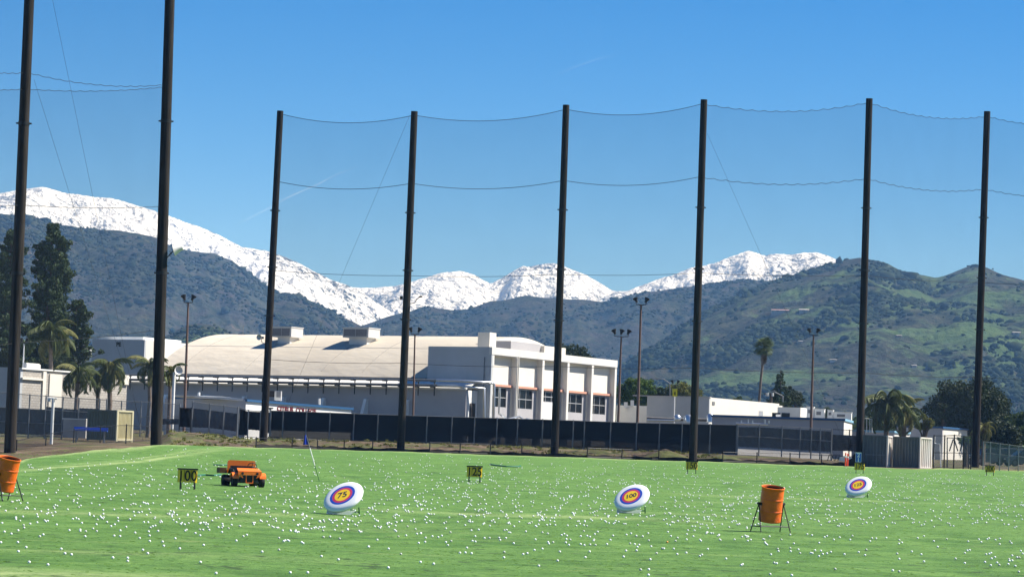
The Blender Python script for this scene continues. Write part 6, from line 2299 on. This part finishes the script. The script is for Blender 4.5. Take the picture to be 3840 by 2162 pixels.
V = np.array([v_.co[:] for v_ in bm.verts])
Fc = np.array([[v_.index for v_ in f_.verts] for f_ in bm.faces])
bm.free()
P_ = (far[:, None, :] + V[None]).reshape(-1, 3)
FI = (Fc[None] + (np.arange(len(far)) * len(V))[:, None, None]).reshape(-1, 3)
me = bpy.data.meshes.new('far_golf_balls')
me.from_pydata(P_.tolist(), [], FI.tolist())
smooth_mesh(me)
o = obj('far_golf_balls', me, m_ball)
tag(o, 'hundreds of white golf balls strewn over the far grass', kind='stuff')
print('balls', len(near), len(far))
ob = hit(2502, 2038)
o = obj('orange_golf_ball', bme.copy(), m_ball_o, loc=(ob.x, ob.y, ob.z + BR + .02))
tag(o, 'single orange golf ball between the 100 target and the right drum', 'golf ball')

# ------------------------------------------------------------------ contrail, high above
m_trail, nt, b, oc = new_mat('contrail_vapour', 1.0, 0.0)
nt.nodes.remove(b)
em = nt.nodes.new('ShaderNodeBsdfDiffuse')
em.inputs['Color'].default_value = (.9, .9, .9, 1)
tl = nt.nodes.new('ShaderNodeBsdfTranslucent')
tl.inputs['Color'].default_value = (.9, .9, .9, 1)
ads = nt.nodes.new('ShaderNodeAddShader')
nt.links.new(em.outputs[0], ads.inputs[0])
nt.links.new(tl.outputs[0], ads.inputs[1])
tr_ = nt.nodes.new('ShaderNodeBsdfTransparent')
mx = nt.nodes.new('ShaderNodeMixShader')
a_ = nt.nodes.new('ShaderNodeAttribute')
a_.attribute_name = 'fade'
mm_ = nt.nodes.new('ShaderNodeMath')
mm_.operation = 'MULTIPLY'
nt.links.new(a_.outputs['Fac'], mm_.inputs[0])
nt.links.new(step(nt, noise(nt, oc, .02, 4), .3, .7, .6, 1.0), mm_.inputs[1])
nt.links.new(mm_.outputs[0], mx.inputs['Fac'])
nt.links.new(tr_.outputs[0], mx.inputs[1])
nt.links.new(ads.outputs[0], mx.inputs[2])
nt.links.new(mx.outputs[0], nt.nodes['Material Output'].inputs['Surface'])
def contrail(label, pts_, rr, strength):
    D = 16000
    n = 40
    U = np.interp(np.linspace(0, 1, n), np.linspace(0, 1, len(pts_)), [q[0] for q in pts_])
    Vv = np.interp(np.linspace(0, 1, n), np.linspace(0, 1, len(pts_)), [q[1] for q in pts_])
    W = [at(a, b_, D) for a, b_ in zip(U, Vv)]
    mb = MB().tube(W, [rr * D / F * (.5 + .9 * (1 - k / n)) for k in range(n)], 6, cap=False)
    me = mb.mesh('contrail')
    at_ = me.attributes.new('fade', 'FLOAT', 'POINT')
    fd = []
    for k in range(n):
        q = k / (n - 1)
        fd += [strength * max(0.0, math.sin(math.pi * q)) ** .8] * 6
    at_.data.foreach_set('value', fd)
    me.transform(Matrix.Translation(-W[0]))
    o = obj('contrail', me, m_trail, loc=W[0], smooth=80)
    tag(o, label, 'contrail')
contrail('faint white vapour trail slanting up across the third net pole', [(880, 845), (980, 795), (1090, 735), (1190, 692), (1260, 655), (1350, 620)], 2.6, .16)
contrail('very faint vapour trail high in the sky right of centre', [(2080, 285), (2160, 250), (2240, 222), (2340, 200)], 3, .04)

# ------------------------------------------------------------------ haze
hm = bpy.data.materials.new('haze_air')
hm.use_nodes = True
nt = hm.node_tree
nt.nodes.clear()
out = nt.nodes.new('ShaderNodeOutputMaterial')
pv = nt.nodes.new('ShaderNodeVolumePrincipled')
pv.inputs['Color'].default_value = (0.24, 0.52, 1.0, 1)
pv.inputs['Absorption Color'].default_value = (1, 1, 1, 1)
pv.inputs['Density'].default_value = 0.92e-4
pv.inputs['Anisotropy'].default_value = 0.0
nt.links.new(pv.outputs[0], out.inputs['Volume'])
hz = obj('haze', MB().box(-3100, 3100, -500, 6500, -14, 520), hm)
tag(hz, 'thin blue haze over the valley', kind='stuff')
